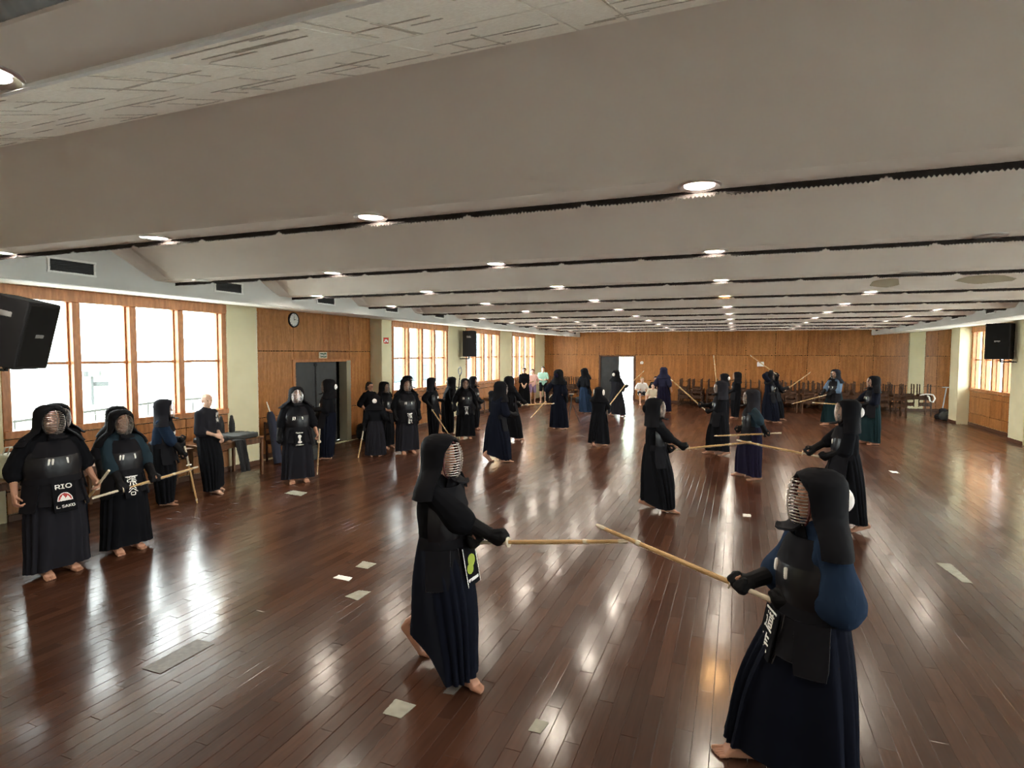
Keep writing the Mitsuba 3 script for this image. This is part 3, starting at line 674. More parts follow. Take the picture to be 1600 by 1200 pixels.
for i, (x, y, lab) in enumerate(rows):
    table(lab, x, y, 1.08, 0.80, HT, 0, 'far_wood' if i > 4 else 'dark_wood', FT)
    for j, (dx, dy, r) in enumerate(((-0.27, 0.24, 180), (0.27, 0.24, 180), (-0.27, -0.24, 0), (0.27, -0.24, 0))):
        if i == 9 and j != 3 and j != 2: continue
        yy = dy if r == 180 else dy
        chair('dark chair upturned on the far table %s, %s one' % (TBL[i], ('back left', 'back right', 'front left', 'front right')[j]), up_down(x + dx, y + dy, HT, r), FC)
# second row of tables against the wall
BACKROW = (-1.95, -0.75, 0.45, 1.75, 2.95, 4.15, 5.40)
for i, x in enumerate(BACKROW):
    table('dark table in the back row against the far wall, %s from the left' % ORD[i], x, 28.25, 1.08, 0.80, HT, 0, 'dark_wood', FT)
    for dx in (-0.27, 0.27): chair('dark wooden chair upturned on the back row of tables, %s table, %s one' % (ORD[i], 'left' if dx < 0 else 'right'), up_down(x + dx, 28.01, HT, 0), FC)
    for dx in (-0.25, 0.25): chair('dark wooden chair standing under the back row of tables, %s table, %s one' % (ORD[i], 'left' if dx < 0 else 'right'), T().translate([x + dx, 28.42, 0]).rotate([0, 0, 1], 180).scale([0.95, 0.95, 0.70]), 'chairs under the far tables')
# floor polisher in the far right corner
fpz = thing('floor_polisher', 'black floor polishing machine with a long handle in the far right corner', 'floor polisher')
part(fpz, 'base', moved(lathe([(0.20, 0.03), (0.26, 0.05), (0.26, 0.13), (0.20, 0.18), (0.10, 0.22)], 24), mat4((7.05, 25.5, 0), (1, 0, 0), (0, 1, 0), (0, 0, 1))), 'plastic')
part(fpz, 'motor', moved(lathe([(0.12, 0.20), (0.13, 0.24), (0.12, 0.36), (0.07, 0.40)], 20), mat4((7.05, 25.5, 0), (1, 0, 0), (0, 1, 0), (0, 0, 1))), 'plastic')
part(fpz, 'handle', cat([bar((7.05, 25.6, 0.3), (7.25, 25.95, 1.15), 0.022), bar((7.12, 25.98, 1.15), (7.4, 25.9, 1.15), 0.018)]), 'grey')
part(fpz, 'brush', moved(lathe([(0.23, 0.0), (0.24, 0.03), (0.20, 0.05)], 24), mat4((7.05, 25.5, 0.0), (1, 0, 0), (0, 1, 0), (0, 0, 1))), 'black')
hs = thing('vacuum_hose', 'white looped hose hanging over the table beside the floor polisher', 'hose')
scene[hs] = ply(tube([(6.55, 26.5, 0.80), (6.75, 26.42, 0.86), (6.95, 26.36, 0.84), (7.02, 26.36, 0.70), (6.95, 26.36, 0.55), (6.86, 26.37, 0.60), (6.84, 26.40, 0.74), (6.80, 26.5, 0.80)], 0.028, 8), 'mat_white_cloth', smooth=50)
bn = thing('duffel_bag', 'dark round bag on the floor against the right pillar in the far corner', 'bag')
part(bn, 'body', soft([hull([((6.95, 24.98, 0.17), (0.17, 0.14, 0.17)), ((7.25, 25.02, 0.16), (0.15, 0.14, 0.16))], 14)], 0.04, 3, 0.03, 5), 'bag_grey')
part(bn, 'strap', tube([(6.9, 24.9, 0.30), (7.0, 24.85, 0.40), (7.15, 24.88, 0.40), (7.25, 24.92, 0.30)], 0.012, 6), 'black')
# little tripod in the middle of the floor
tp = thing('camera_tripod', 'small dark camera tripod standing alone on the floor', 'tripod')
cx, cy = -5.28, 19.2
part(tp, 'column', bar((cx, cy, 0.45), (cx, cy, 0.92), 0.014), 'black')
part(tp, 'head', bevbox(cx - 0.045, cx + 0.045, cy - 0.03, cy + 0.03, 0.90, 0.97, 0.008), 'black')
for a in (0.5, 2.6, 4.7): part(tp, 'leg', bar((cx, cy, 0.72), (cx + 0.30 * math.cos(a), cy + 0.30 * math.sin(a), 0.008), 0.011), 'black')
ph = thing('phone', 'pale phone lying flat on top of the small tripod', 'phone')
scene[ph] = ply(bevbox(cx - 0.08, cx + 0.08, cy - 0.04, cy + 0.04, 0.971, 0.983, 0.003), 'mat_leather')
# ring-headed stand in the left group
st = thing('ring_stand', 'dark thin stand with an oval ring on top, rising behind the left group', 'stand')
sx_, sy_ = -7.85, 15.75
part(st, 'pole', tube([(sx_, sy_, 0.02), (sx_, sy_, 1.25), (sx_ + 0.03, sy_, 1.55), (sx_ + 0.05, sy_, 1.72)], 0.016, 6), 'black')
part(st, 'ring', tube([(sx_ + 0.05 + 0.075 * math.sin(a), sy_ - 0.05 * math.sin(a), 1.83 + 0.11 * math.cos(a)) for a in np.linspace(0, 2 * np.pi, 21)], 0.018, 6), 'grey')
for a in (0.2, 2.3, 4.4): part(st, 'leg', bar((sx_, sy_, 0.35), (sx_ + 0.3 * math.cos(a), sy_ + 0.3 * math.sin(a), 0.01), 0.01), 'black')
# tables and belongings under the near left window
table('brown wooden table under the near left window, right of the bald person', -8.95, 8.05, 0.80, 1.35, 0.74, 0, 'table_wood')
table('brown wooden table at the left edge behind the RIO practitioner', -8.95, 5.0, 0.80, 1.5, 0.74, 0, 'table_wood')
table('brown wooden table behind the turned-away blue jacket', -8.98, 6.55, 0.78, 1.3, 0.74, 0, 'table_wood')
def bag(name, label, c, r, m, handles=True, seed=1):
    t = thing(name, label, 'bag')
    body = soft([hull([(V(*c) + V(a * r[0] * 0.55, b * r[1] * 0.55, q * r[2] * 0.5), (r[0] * 0.45, r[1] * 0.45, r[2] * 0.48)) for a in (-1, 1) for b in (-1, 1) for q in (-1, 1)], 12)], 0.03, 3, 0.04, seed)
    part(t, 'body', body, m, smooth=50)
    if handles:
        for s_ in (-1, 1): part(t, 'handle', tube([V(*c) + V(0.3 * s_ * r[0], -0.5 * r[1], r[2] * 0.85), V(*c) + V(0.3 * s_ * r[0], -0.3 * r[1], r[2] * 1.45), V(*c) + V(0.3 * s_ * r[0], 0.3 * r[1], r[2] * 1.45), V(*c) + V(0.3 * s_ * r[0], 0.5 * r[1], r[2] * 0.85)], 0.010, 6), m)
    return t
bag('plastic_bag', 'crumpled pale plastic bag on the table at the left edge', (-8.75, 4.62, 0.90), (0.16, 0.15, 0.16), 'bag_pale', True, 3)
bag('equipment_bag', 'flat dark green-grey bag on the table beside the bald person', (-8.86, 8.38, 0.79), (0.28, 0.30, 0.05), 'bag_grey', False, 5)
bag('equipment_bag', 'dark bag slumped on the table nearest the bald person', (-8.80, 7.72, 0.80), (0.22, 0.25, 0.055), 'black', False, 6)
bag('equipment_bag', 'black bag on the table behind the blue jacket', (-8.85, 6.9, 0.82), (0.24, 0.22, 0.08), 'black', True, 7)
def boot(label, x, y, z, yaw):
    t = thing('tall_boot', label, 'boot', 'pair of tall black boots')
    R3 = mat4((x, y, z), (math.cos(yaw), math.sin(yaw), 0), (-math.sin(yaw), math.cos(yaw), 0), (0, 0, 1))
    part(t, 'shaft', moved(soft([hull([((0, 0, 0.06), 0.055), ((0, 0.0, 0.24), (0.055, 0.055, 0.05))], 12), hull([((0, 0, 0.24), (0.055, 0.055, 0.05)), ((0, -0.01, 0.40), (0.022, 0.03, 0.03))], 12)], 0.025, 3), R3), 'black')
    part(t, 'sole', moved(bevbox(-0.045, 0.045, -0.06, 0.12, 0, 0.03, 0.008), R3), 'plastic')
boot('pointed black boot standing on the table by the pillar, left one of the pair', -9.10, 8.22, 0.74, 0.3)
boot('pointed black boot standing on the table by the pillar, right one of the pair', -9.05, 8.42, 0.74, 0.1)
hg = thing('hanging_cloth', 'black garment hanging over the table edge down to the floor by the pillar', 'garment')
P = np.zeros((8, 9, 3))
for i in range(8):
    for q in range(9): P[i, q] = (-8.53 + 0.03 * math.sin(q * 1.9 + i * 0.3) + 0.05 * i / 7, 7.98 + q * 0.030 + 0.012 * i, 0.755 - i * 0.085)
P[0, :, 0] = -8.62; P[1, :, 0] = -8.532; P[1, :, 2] = 0.752
scene[hg] = ply(sheet(P, 0.012), 'mat_black', smooth=50)
# chair with bags against the panelled wall
MC = T().translate([-9.35, 9.95, 0]).rotate([0, 0, 1], -90)
chair('dark wooden chair holding bags against the panelled wall beside the cream pillar', MC, None)
ub = thing('sword_bag', 'tall navy sword bag leaning on the chair beside the cream pillar', 'sword bag')
part(ub, 'body', tube([(-9.05, 9.60, 0.02), (-9.15, 9.64, 0.5), (-9.28, 9.66, 1.0), (-9.30, 9.66, 1.10)], [0.085, 0.095, 0.085, 0.05], 10), 'bag_navy', smooth=50)
part(ub, 'tie', bar((-9.30, 9.66, 1.10), (-9.36, 9.63, 1.32), 0.012), 'white_cloth')
bag('equipment_bag', 'black gear bag on the floor in front of the chair', (-8.84, 10.2, 0.16), (0.26, 0.34, 0.16), 'bag_grey', True, 11)
bag('equipment_bag', 'black rucksack on the chair against the panelled wall', (-9.30, 10.0, 0.665), (0.15, 0.17, 0.20), 'black', True, 13)
bag('equipment_bag', 'dark bag on the floor at the foot of the wall past the grey doors', (-9.45, 13.35, 0.22), (0.22, 0.26, 0.22), 'black', True, 15)
for i, (x, y) in enumerate(((-9.0, 23.6), (-8.6, 27.0), (-8.0, 26.9), (-6.9, 26.8))):
    bag('equipment_bag', 'dark bag on the floor near the far left tables, %s from the left' % ORD[i], (x, y, 0.15), (0.24, 0.18, 0.15), 'black', True, 20 + i)
table('small low table under the third left window, behind the striding pair', -8.9, 21.3, 0.7, 1.2, 0.62, 0, 'table_wood')

# ------------------------------------------------------------------ people
def ik(S, G, l1, l2, pole):
    """elbow (or knee) of a two-bone limb from S to G"""
    S, G = V(*S), V(*G); d = G - S; L = np.linalg.norm(d); Lm = (l1 + l2) * 0.995
    if L > Lm: G = S + d / L * Lm; d = G - S; L = Lm
    a = (l1 * l1 - l2 * l2 + L * L) / (2 * L); h = math.sqrt(max(l1 * l1 - a * a, 0)); u = d / L
    p = V(*pole); p = unit(p - (p @ u) * u)
    return S + u * a + p * h, G
def grip_axis(d, axis):
    a = V(*axis); a = a - (a @ d) * d * 0.6
    return unit(a)
def hand_bones(W, d, axis, curl, side, k):
    """palm, four jointed fingers and a thumb, from the wrist W along d; axis runs across the knuckles, from little finger to index"""
    d = unit(d); a = unit(V(*axis) - (V(*axis) @ d) * d); n = unit(np.cross(a, d)) * side       # n: out of the palm
    pal = [(W, 0.024), (W + d * 0.085 + a * 0.028, 0.014), (W + d * 0.085 - a * 0.030, 0.013), (W + d * 0.03 - a * 0.02, 0.018), (W + d * 0.03 + a * 0.024, 0.018)]
    out = [hull(pal, k)]
    for i, (o, l) in enumerate(((0.030, 0.95), (0.010, 1.05), (-0.011, 0.97), (-0.031, 0.78))):
        p = W + d * 0.088 + a * o; ang = 0.0; pts = [(p, 0.0105)]
        for seg, add in ((0.040, 0.9), (0.026, 1.1), (0.020, 0.8)):
            ang += add * curl
            p = p + (d * math.cos(ang) + n * math.sin(ang)) * seg * l; pts.append((p, 0.0092))
        out += chain(pts, 8)
    t0 = W + d * 0.030 + a * 0.026
    t1 = t0 + unit(a * 0.8 + d * 0.6 + n * 0.5 * curl) * 0.042
    t2 = t1 + unit(d * 0.7 + n * (0.25 + 0.8 * curl) - a * 0.5 * curl) * 0.034
    out += chain([(t0, 0.014), (t1, 0.0115), (t2, 0.0095)], 8)
    return out
def head_bones(hc, R, k):
    def h(x, y, z): return hc + R @ V(x, y, z)
    def e(r): return r
    b = [hull([(h(0, -0.022, 0.042), 0.088), (h(0, 0.030, 0.045), 0.070), (h(0, 0.045, -0.010), 0.055)], k),
         hull([(h(0, 0.035, -0.02), 0.060), (h(0, 0.068, -0.088), 0.024), (h(0.042, 0.012, -0.066), 0.026), (h(-0.042, 0.012, -0.066), 0.026)], k),
         hull([(h(0, 0.098, 0.012), 0.009), (h(0, 0.112, -0.026), 0.013), (h(0.012, 0.100, -0.032), 0.008), (h(-0.012, 0.100, -0.032), 0.008)], 8),
         hull([(h(0.020, 0.089, -0.060), 0.006), (h(-0.020, 0.089, -0.060), 0.006), (h(0, 0.095, -0.058), 0.006)], 8),
         hull([(h(0.034, 0.088, 0.028), 0.009), (h(-0.034, 0.088, 0.028), 0.009)], 8)]
    for s in (-1, 1):
        b.append(hull([(h(0.080 * s, -0.008, 0.012), (0.008, 0.018, 0.018)), (h(0.076 * s, -0.004, -0.028), (0.007, 0.011, 0.011))], 8))
    return b
def rotz(a): c, s = math.cos(a), math.sin(a); return np.array([[c, -s, 0], [s, c, 0], [0, 0, 1.0]])
def rotx(a): c, s = math.cos(a), math.sin(a); return np.array([[1, 0, 0], [0, c, -s], [0, s, c]])
def foot_bones(A, yaw, lift, k):
    """bare foot under the ankle A; lift raises the heel"""
    fwd = rotz(yaw) @ V(0, 1, 0); sd = rotz(yaw) @ V(1, 0, 0)
    ball = V(A[0], A[1], 0) + fwd * (0.13 - 0.02 * lift / 0.15) + V(0, 0, 0.022)
    heel = V(A[0], A[1], 0) - fwd * (0.045 - 0.05 * lift) + V(0, 0, 0.030 + lift)
    out = [hull([(heel, 0.030), (A + V(0, 0, 0.0), 0.034)], k), hull([(A, 0.034), (ball + sd * 0.026 + V(0, 0, 0.012), 0.022), (ball - sd * 0.030 + V(0, 0, 0.008), 0.022), (heel, 0.027)], k)]
    for o, l, r in ((0.034, 0.075, 0.014), (0.012, 0.072, 0.0105), (-0.007, 0.066, 0.0100), (-0.025, 0.056, 0.0095), (-0.041, 0.044, 0.009)):
        out.append(hull([(ball + sd * o, r * 1.15), (ball + sd * o + fwd * l - V(0, 0, 0.022 - r), r)], 8))
    return out

def person(key_label, pos, h, H=1.70, L=(-0.30, 0.06, 0.80), R=(0.30, 0.06, 0.80), armour=True, jacket='cloth_black', skirt='cloth_navy', feet=((-0.11, 0.0, 0.0), (0.11, 0.05, 0.0)),
           lean=(0.0, 0.0), head=(0, 0), gloves=(True, True), zekken=None, helmet='helmet_cloth', grille=True, back_white=None, sword=None, axisL=None, axisR=None, curl=1.0, flare=1.0,
           hair='hair', skin='skin', civil=None, sit=False, cords=True, rim=None, cheeks=False, sleeve=1.0, crop_flaps=False, wide=1.0, group=None, sword_label=None, sleeve_patch=None, drop=0.0, bald=False, hat=None):
    lab, catg = key_label, 'person'
    t = thing('person', lab, catg, group)
    s = H / 1.72
    M = T().translate([pos[0], pos[1], 0]).rotate([0, 0, 1], h - 90).scale(s)
    dist = math.hypot(*pos); near = dist < 7.5; mid = dist < 13
    k = 14 if near else (10 if mid else 8)
    fine = 0.020 if near else (0.028 if mid else None)
    lx, ly = lean
    def up(x, y, z):                     # upper body point, leaned about the hips
        dz = z - 0.95
        return V(x + lx * dz, y + ly * dz, z - drop - 0.35 * (lx * lx + ly * ly) * dz)
    hipz = 0.92 - drop
    if sit: hipz = sit + 0.10; 
    def upz(x, y, z):
        p = up(x, y, z)
        return p + V(0, 0, hipz - (0.92 - drop)) if sit else p
    U = upz
    # joints
    SL, SR = U(-0.172 * wide, -0.005, 1.375), U(0.172 * wide, -0.005, 1.375)
    arms = []
    for S, G, sd in ((SL, L, -1), (SR, R, 1)):
        G = V(*G)
        E_, G = ik(S, G, 0.285, 0.335, (0.50 * sd, -0.55, -0.80))
        W = E_ + (G - E_) * (0.245 / 0.335)
        arms.append((S, E_, W, G, sd))
    legs = []
    for (fx, fy, lift), sd in zip(feet, (-1, 1)):
        hip = V(0.085 * sd, 0, hipz); A = V(fx, fy, 0.075 + lift)
        Kn, A = ik(hip, A, 0.44 if sit else 0.432, 0.43 if sit else 0.424, (0.15 * sd, 1.0, 0.05))
        legs.append((hip, Kn, A, sd, lift))
    hc = U(0, 0.005, 1.585); HR = rotz(math.radians(head[0])) @ rotx(math.radians(head[1]))
    # ---- body: one continuous skin
    b = [hull([(U(0, 0, 1.43), 0.058), (hc + V(0, -0.01, -0.06), 0.052)], k), hull([(U(0.15 * wide, 0, 1.365), 0.045), (U(-0.15 * wide, 0, 1.365), 0.045), (U(0, -0.01, 1.40), 0.06), (U(0.09, 0, 1.20), 0.09), (U(-0.09, 0, 1.20), 0.09)], k),
         hull([(U(0.09, 0, 1.20), 0.09), (U(-0.09, 0, 1.20), 0.09), (V(0.075, 0, hipz + 0.03), 0.095), (V(-0.075, 0, hipz + 0.03), 0.095)], k)]
    b += head_bones(hc, HR, k)
    for i, (S, E_, W, G, sd) in enumerate(arms):
        b += chain([(S, 0.052), (E_, 0.042), (W, 0.028)], k)
        d = unit(G - E_); ax = (axisL, axisR)[i]
        ax = V(*ax) if ax is not None else V(0, 1, 0.2)
        b += hand_bones(W, d, ax, curl, sd if ax is None else (sd if curl < 0.6 else sd), 8 if not near else 10)
    for hip, Kn, A, sd, lift in legs:
        b += chain([(hip, 0.080), (Kn, 0.048), (A, 0.036)], k)
        b += foot_bones(A, math.radians(-8 * sd), lift, 8)
    part(t, 'body', soft(b, 0.016 if near else (0.024 if mid else None), 4), skin, M=M, label='bare skin' if civil is None else None)
    if not armour:
        hd = lambda x, y, z: hc + HR @ V(x, y, z)
        part(t, 'eye', cat([tri(hull([(hd(0.031 * q, 0.088, 0.012), (0.011, 0.006, 0.007))], 8)) for q in (-1, 1)]), 'eye', M=M)
        part(t, 'mouth', tri(hull([(hd(0.019, 0.094, -0.061), 0.003), (hd(-0.019, 0.094, -0.061), 0.003)], 8)), 'lining', M=M)
        if not bald:
            hb = [hull([(hd(0, -0.032, 0.052), 0.094), (hd(0, 0.020, 0.075), 0.070)], 12), hull([(hd(0, -0.055, 0.02), 0.080), (hd(0, -0.05, -0.04), 0.055)], 12)]
            if hair == 'hair_long': hb += [hull([(hd(q * 0.07, -0.04, 0.03), 0.045), (hd(q * 0.09, -0.05, -0.08), 0.03)], 10) for q in (-1, 1)]
            part(t, 'hair', soft(hb, 0.02, 3), 'hair' if hair == 'hair_long' else hair, M=M)
    # ---- clothes
    if civil is None:
        j = [hull([(U(0.15 * wide, -0.01, 1.36), (0.07, 0.085, 0.05)), (U(-0.15 * wide, -0.01, 1.36), (0.07, 0.085, 0.05)), (U(0.10 * wide, 0, 1.22), (0.10 * wide, 0.125, 0.1)), (U(-0.10 * wide, 0, 1.22), (0.10 * wide, 0.125, 0.1)), (U(0, -0.015, 1.43), 0.075)], k),
             hull([(U(0.10 * wide, 0, 1.22), (0.10 * wide, 0.128, 0.1)), (U(-0.10 * wide, 0, 1.22), (0.10 * wide, 0.128, 0.1)), (V(0, 0, hipz + 0.03), (0.185 * wide, 0.14, 0.06))], k)]
        for S, E_, W, G, sd in arms:
            c = E_ + (W - E_) * 0.20
            j += [hull([(S, (0.072, 0.085, 0.066)), (S + (E_ - S) * 0.5, 0.084)], k), hull([(S + (E_ - S) * 0.5, 0.084), (E_ - V(0, 0, 0.012 * sleeve), (0.088 * sleeve, 0.088 * sleeve, 0.098 * sleeve))], k), hull([(E_ - V(0, 0, 0.012 * sleeve), (0.088 * sleeve, 0.088 * sleeve, 0.098 * sleeve)), (c - V(0, 0, 0.010), (0.074 * sleeve, 0.074 * sleeve, 0.084 * sleeve))], k)]
            if near or mid: j[-1] = j[-1]
        part(t, 'jacket', soft(j, fine, 6, 0.022 if near else 0.016, int(abs(pos[0] * 37 + pos[1] * 11))), jacket, smooth=45, M=M)
        # skirt trousers
        n, m_ = 14, 112
        a = np.arange(m_) * 2 * np.pi / m_; N = np.stack([np.cos(a), np.sin(a)], 1)
        FL, FR = V(*feet[0][:2]), V(*feet[1][:2])
        if sit is False:
            ft = np.stack([FL * V(1, 0.68) + V(-0.03, 0.03), FR * V(1, 0.9) + V(0.03, 0.03)])
            P = np.zeros((n, m_, 3)); pl = ((a / (2 * np.pi) * 14 + 0.35 * np.sin(3 * a + pos[0])) % 1); pl = np.where(pl < 0.72, pl / 0.72, (1 - pl) / 0.28) - 0.5
            for i in range(n):
                u = i / (n - 1); wgt = u ** 0.85
                w = 1 / (1 + np.exp(-((N @ ft[1]) - (N @ ft[0])) * 22))
                c = (1 - w)[:, None] * ft[0] + w[:, None] * ft[1]
                hem = c + N * (0.122 + 0.018 * np.cos(2 * a))[:, None]
                top = np.stack([0.178 * wide * N[:, 0], 0.135 * N[:, 1]], 1)
                q2 = top * (1 - wgt) + hem * wgt + N * (np.sin(np.pi * min(u * 1.3, 1)) * 0.030)[..., None] if False else top * (1 - wgt) + hem * wgt + N * (math.sin(math.pi * min(u * 1.2, 1)) * 0.016)
                q2 = q2 + np.stack([0 * a, 0.045 * np.maximum(N[:, 1], 0) * math.sin(math.pi * u)], 1); q2 = q2 + N * (pl * (0.010 + 0.036 * u))[:, None]
                lowest = 0.055 + 0.028 * (0.5 + 0.5 * N[:, 1]) + 0.05 * 0
                lf = feet[0][2] * (1 - w) + feet[1][2] * w
                z = (hipz + 0.10) * (1 - u) + (lowest + lf * 1.0) * u
                P[i, :, :2] = q2; P[i, :, 2] = z
            part(t, 'skirt_trousers', sheet(P, 0.006, wrap=True), skirt, smooth=50, M=M)
        else:
            lapm = []
            for hip, Kn, A, sd, lift in legs:
                lapm += chain([(hip, (0.14, 0.13, 0.12)), (Kn, (0.11, 0.10, 0.10)), (A + V(0, 0, 0.02), (0.14, 0.14, 0.05))], k)
            part(t, 'skirt_trousers', soft(lapm, 0.03, 5), skirt, smooth=45, M=M)
    else:
        top, bottom, shortleg = civil
        j = [hull([(U(0.15, -0.01, 1.37), (0.07, 0.075, 0.06)), (U(-0.15, -0.01, 1.37), (0.07, 0.075, 0.06)), (U(0, -0.01, 1.42), 0.065), (U(0.09, 0, 1.2), 0.105), (U(-0.09, 0, 1.2), 0.105)], k),
             hull([(U(0.09, 0, 1.2), 0.105), (U(-0.09, 0, 1.2), 0.105), (V(0.08, 0, hipz - 0.02), 0.11), (V(-0.08, 0, hipz - 0.02), 0.11)], k)]
        for S, E_, W, G, sd in arms: j += [hull([(S, 0.075), (S + (E_ - S) * 0.8, 0.07)], k)]
        part(t, 'shirt', soft(j, 0.03, 5, 0.012, 3), top, smooth=45, M=M)
        sh = []
        for hip, Kn, A, sd, lift in legs:
            e = Kn + (hip - Kn) * 0.25 if shortleg else A + (Kn - A) * 0.1
            sh += [hull([(hip + V(0, 0, 0.04), 0.105), (Kn if not shortleg else e, 0.085)], k)] + ([] if shortleg else [hull([(Kn, 0.085), (e, 0.065)], k)])
        part(t, 'shorts' if shortleg else 'trousers', soft(sh, 0.03, 5), bottom, smooth=45, M=M)
    if civil is not None or not armour:
        if zekken: part(t, 'chest_print', moved(glyph_mesh(zekken, 0.085, 2), mat4(U(-0.05, 0.135, 1.30), (-1, 0, 0), (0, 0, 1), (0, 1, 0))), 'white_cloth', smooth=False, M=M)
        return t, M, arms
    # ---- armour
    def arc(rows, th, a0, a1, m_=17, close=False):
        """sheet around the trunk; rows: (z, rx, ry); a in degrees from the front"""
        a = np.radians(np.linspace(a0, a1, m_)); P = np.zeros((len(rows), m_, 3))
        for i, (z, rx, ry) in enumerate(rows):
            for q, aa in enumerate(a): P[i, q] = U(rx * math.sin(aa), ry * math.cos(aa), z)
        return sheet(P, th)
    bp = part(t, 'breastplate', arc([(1.30, 0.175 * wide, 0.150), (1.22, 0.205 * wide, 0.175), (1.12, 0.215 * wide, 0.190), (1.02, 0.205 * wide, 0.182), (0.975, 0.19 * wide, 0.170)], 0.012, 82, -82), 'black_gloss', M=M)
    part(bp, 'chest_pad', arc([(1.375, 0.125 * wide, 0.120), (1.33, 0.155 * wide, 0.148), (1.23, 0.19 * wide, 0.182)], 0.018, 62, -62, 13), 'guard', M=M)
    if cords:
        for cmm in [tri(hull([(U(x, y, 1.205), 0.011), (U(x * 1.1, y + 0.004, 1.16), 0.009)], 8)) for x, y in ((0.062, 0.186), (-0.062, 0.186), (0.090, 0.178))]: part(bp, 'cord_knot', cmm, 'white_cloth', M=M)
    wg = part(t, 'waist_guard', arc([(1.035, 0.192 * wide, 0.172), (1.0, 0.2 * wide, 0.182), (0.955, 0.205 * wide, 0.188)], 0.02, 105, -105, 21), 'guard', M=M)
    def flap(ac, w, z0, z1, r, mt, name, parent, lab=None):
        aa = np.radians(ac); P = np.zeros((6, 5, 3)); out = V(math.sin(aa), math.cos(aa), 0); tg = V(-math.cos(aa), math.sin(aa), 0)
        base = V(0.2 * wide * math.sin(aa), 0.185 * math.cos(aa), 0)
        for i in range(6):
            u = i / 5; ww = w / 2 * (1 if i < 5 else 0.9)
            for q in range(5):
                x = (q / 4 * 2 - 1) * ww
                P[i, q] = base + out * (r + 0.035 * u + 0.02 * u * u - 1.2 * x * x) + tg * x + V(lx * 0.0, 0, z0 * (1 - u) + z1 * u - drop)
        fkey = part(parent, name, sheet(P, 0.018), mt, M=M, label=lab)
        if near:
            e = np.vstack([P[:, 0], P[5, 1:4], P[::-1, 4]]) + out * 0.004
            edge.append(tube(e, 0.0042, 5))
        return fkey, P
    edge = []
    for ac in (-62, 62): flap(ac, 0.165, 0.96, 0.69, 0.012, 'guard', 'flap', wg)
    for ac in (-31, 31): flap(ac, 0.11, 0.95, 0.74, 0.003, 'guard', 'flap', wg)
    fk, P = flap(0, 0.165, 0.96, 0.68, 0.014, 'guard', 'flap', wg)
    if edge: part(wg, 'piping', cat(edge), 'cord_grey', M=M)
    if zekken:
        nd = unit(np.cross(P[4, 4] - P[4, 0], P[4, 2] - P[1, 2])); nd = nd if nd[1] > 0 else -nd
        Yv = unit(P[1, 2] - P[4, 2]); Xv = np.cross(Yv, nd)
        c = (P[1, 2] + P[4, 2]) / 2 + nd * 0.027
        Mz = mat4(c, Xv, Yv, nd) @ (np.diag([1.32, 1.18, 1, 1]) if zekken == 'rio' else np.diag([1.14, 1.08, 1, 1]))
        part(fk, 'name_pouch', moved(bevbox(-0.078, 0.078, -0.13, 0.125, -0.006, 0.004, 0.003), Mz), 'cloth_black', M=M, smooth=False)
        zek(fk, zekken, Mz, M)
    # gloves
    for i, (S, E_, W, G, sd) in enumerate(arms):
        if not gloves[i]: continue
        d = unit(G - E_); ax = (axisL, axisR)[i]; ax = V(*ax) if ax is not None else V(0, 1, 0.2)
        aa = unit(ax - (ax @ d) * d); n = np.cross(aa, d) * sd
        f0 = E_ + (W - E_) * 0.42
        pre = [hull([(f0, 0.052), (W, 0.046)], 12), hull([(W, 0.047), (W + d * 0.03, 0.043)], 12), hull([(W + d * 0.03 + aa * 0.012, 0.042), (W + d * 0.085 + aa * 0.022, 0.036), (W + d * 0.085 - aa * 0.026, 0.034), (W + d * 0.03 - aa * 0.014, 0.042)], 12)]
        for o in (0.026, -0.026):
            pre += [hull([(W + d * 0.085 + aa * (o + 0.012), 0.028), (W + d * 0.085 + aa * (o - 0.012), 0.028), (W + d * 0.115 + aa * (o + 0.010) + n * 0.030, 0.023), (W + d * 0.115 + aa * (o - 0.010) + n * 0.030, 0.023)], 10),
                    hull([(W + d * 0.115 + aa * (o + 0.010) + n * 0.030, 0.023), (W + d * 0.115 + aa * (o - 0.010) + n * 0.030, 0.023), (W + d * 0.080 + aa * o + n * 0.060, 0.022)], 10)]
        pre += chain([(W + d * 0.025 + aa * 0.03, 0.028), (W + d * 0.065 + aa * 0.058 + n * 0.02, 0.022), (W + d * 0.090 + aa * 0.045 + n * 0.045, 0.018)], 10)
        part(t, 'glove', soft(pre, 0.014 if near else None, 4), 'glove', M=M, smooth=45)
    # helmet: padded cloth hood with side flaps, bar grille, throat flap, cords
    def hp(x, y, z): return hc + HR @ V(x, y, z)
    zs = [(0.152, 0.012, 0.02, 0), (0.146, 0.062, 0.068, 0), (0.125, 0.098, 0.108, 0), (0.092, 0.117, 0.128, 30), (0.05, 0.122, 0.133, 46), (0.0, 0.124, 0.132, 50), (-0.06, 0.130, 0.130, 52), (-0.11, 0.150, 0.128, 54)]
    fl = flare
    zs += [(-0.155, 0.205 + 0.012 * fl, 0.128, 55), (-0.21, 0.250 + 0.020 * fl, 0.132, 56), (-0.268 + 0.05 * max(fl - 0.6, 0), 0.270 + 0.030 * fl, 0.138, 57)]
    m_ = 41; P = np.zeros((len(zs), m_, 3))
    for i, (z, rx, ry, op) in enumerate(zs):
        for q, aa in enumerate(np.radians(np.linspace(op, 360 - op, m_))):
            f = 1.0
            if i > 7: f = 1 - 0.22 * (i - 7) / 3 * max(0, (60 - abs(180 - math.degrees(aa)) + 10) / 60)
            P[i, q] = hp(rx * math.sin(aa) * f, ry * math.cos(aa) - 0.008, z)
    hm = [sheet(P, -0.014)]
    if cheeks: part(t, 'cheek_disc', cat([tri(hull([(hp(q * 0.135, -0.01, 0.0), (0.035, 0.075, 0.095))], 14)) for q in (-1, 1)]), 'white_cloth', M=M)
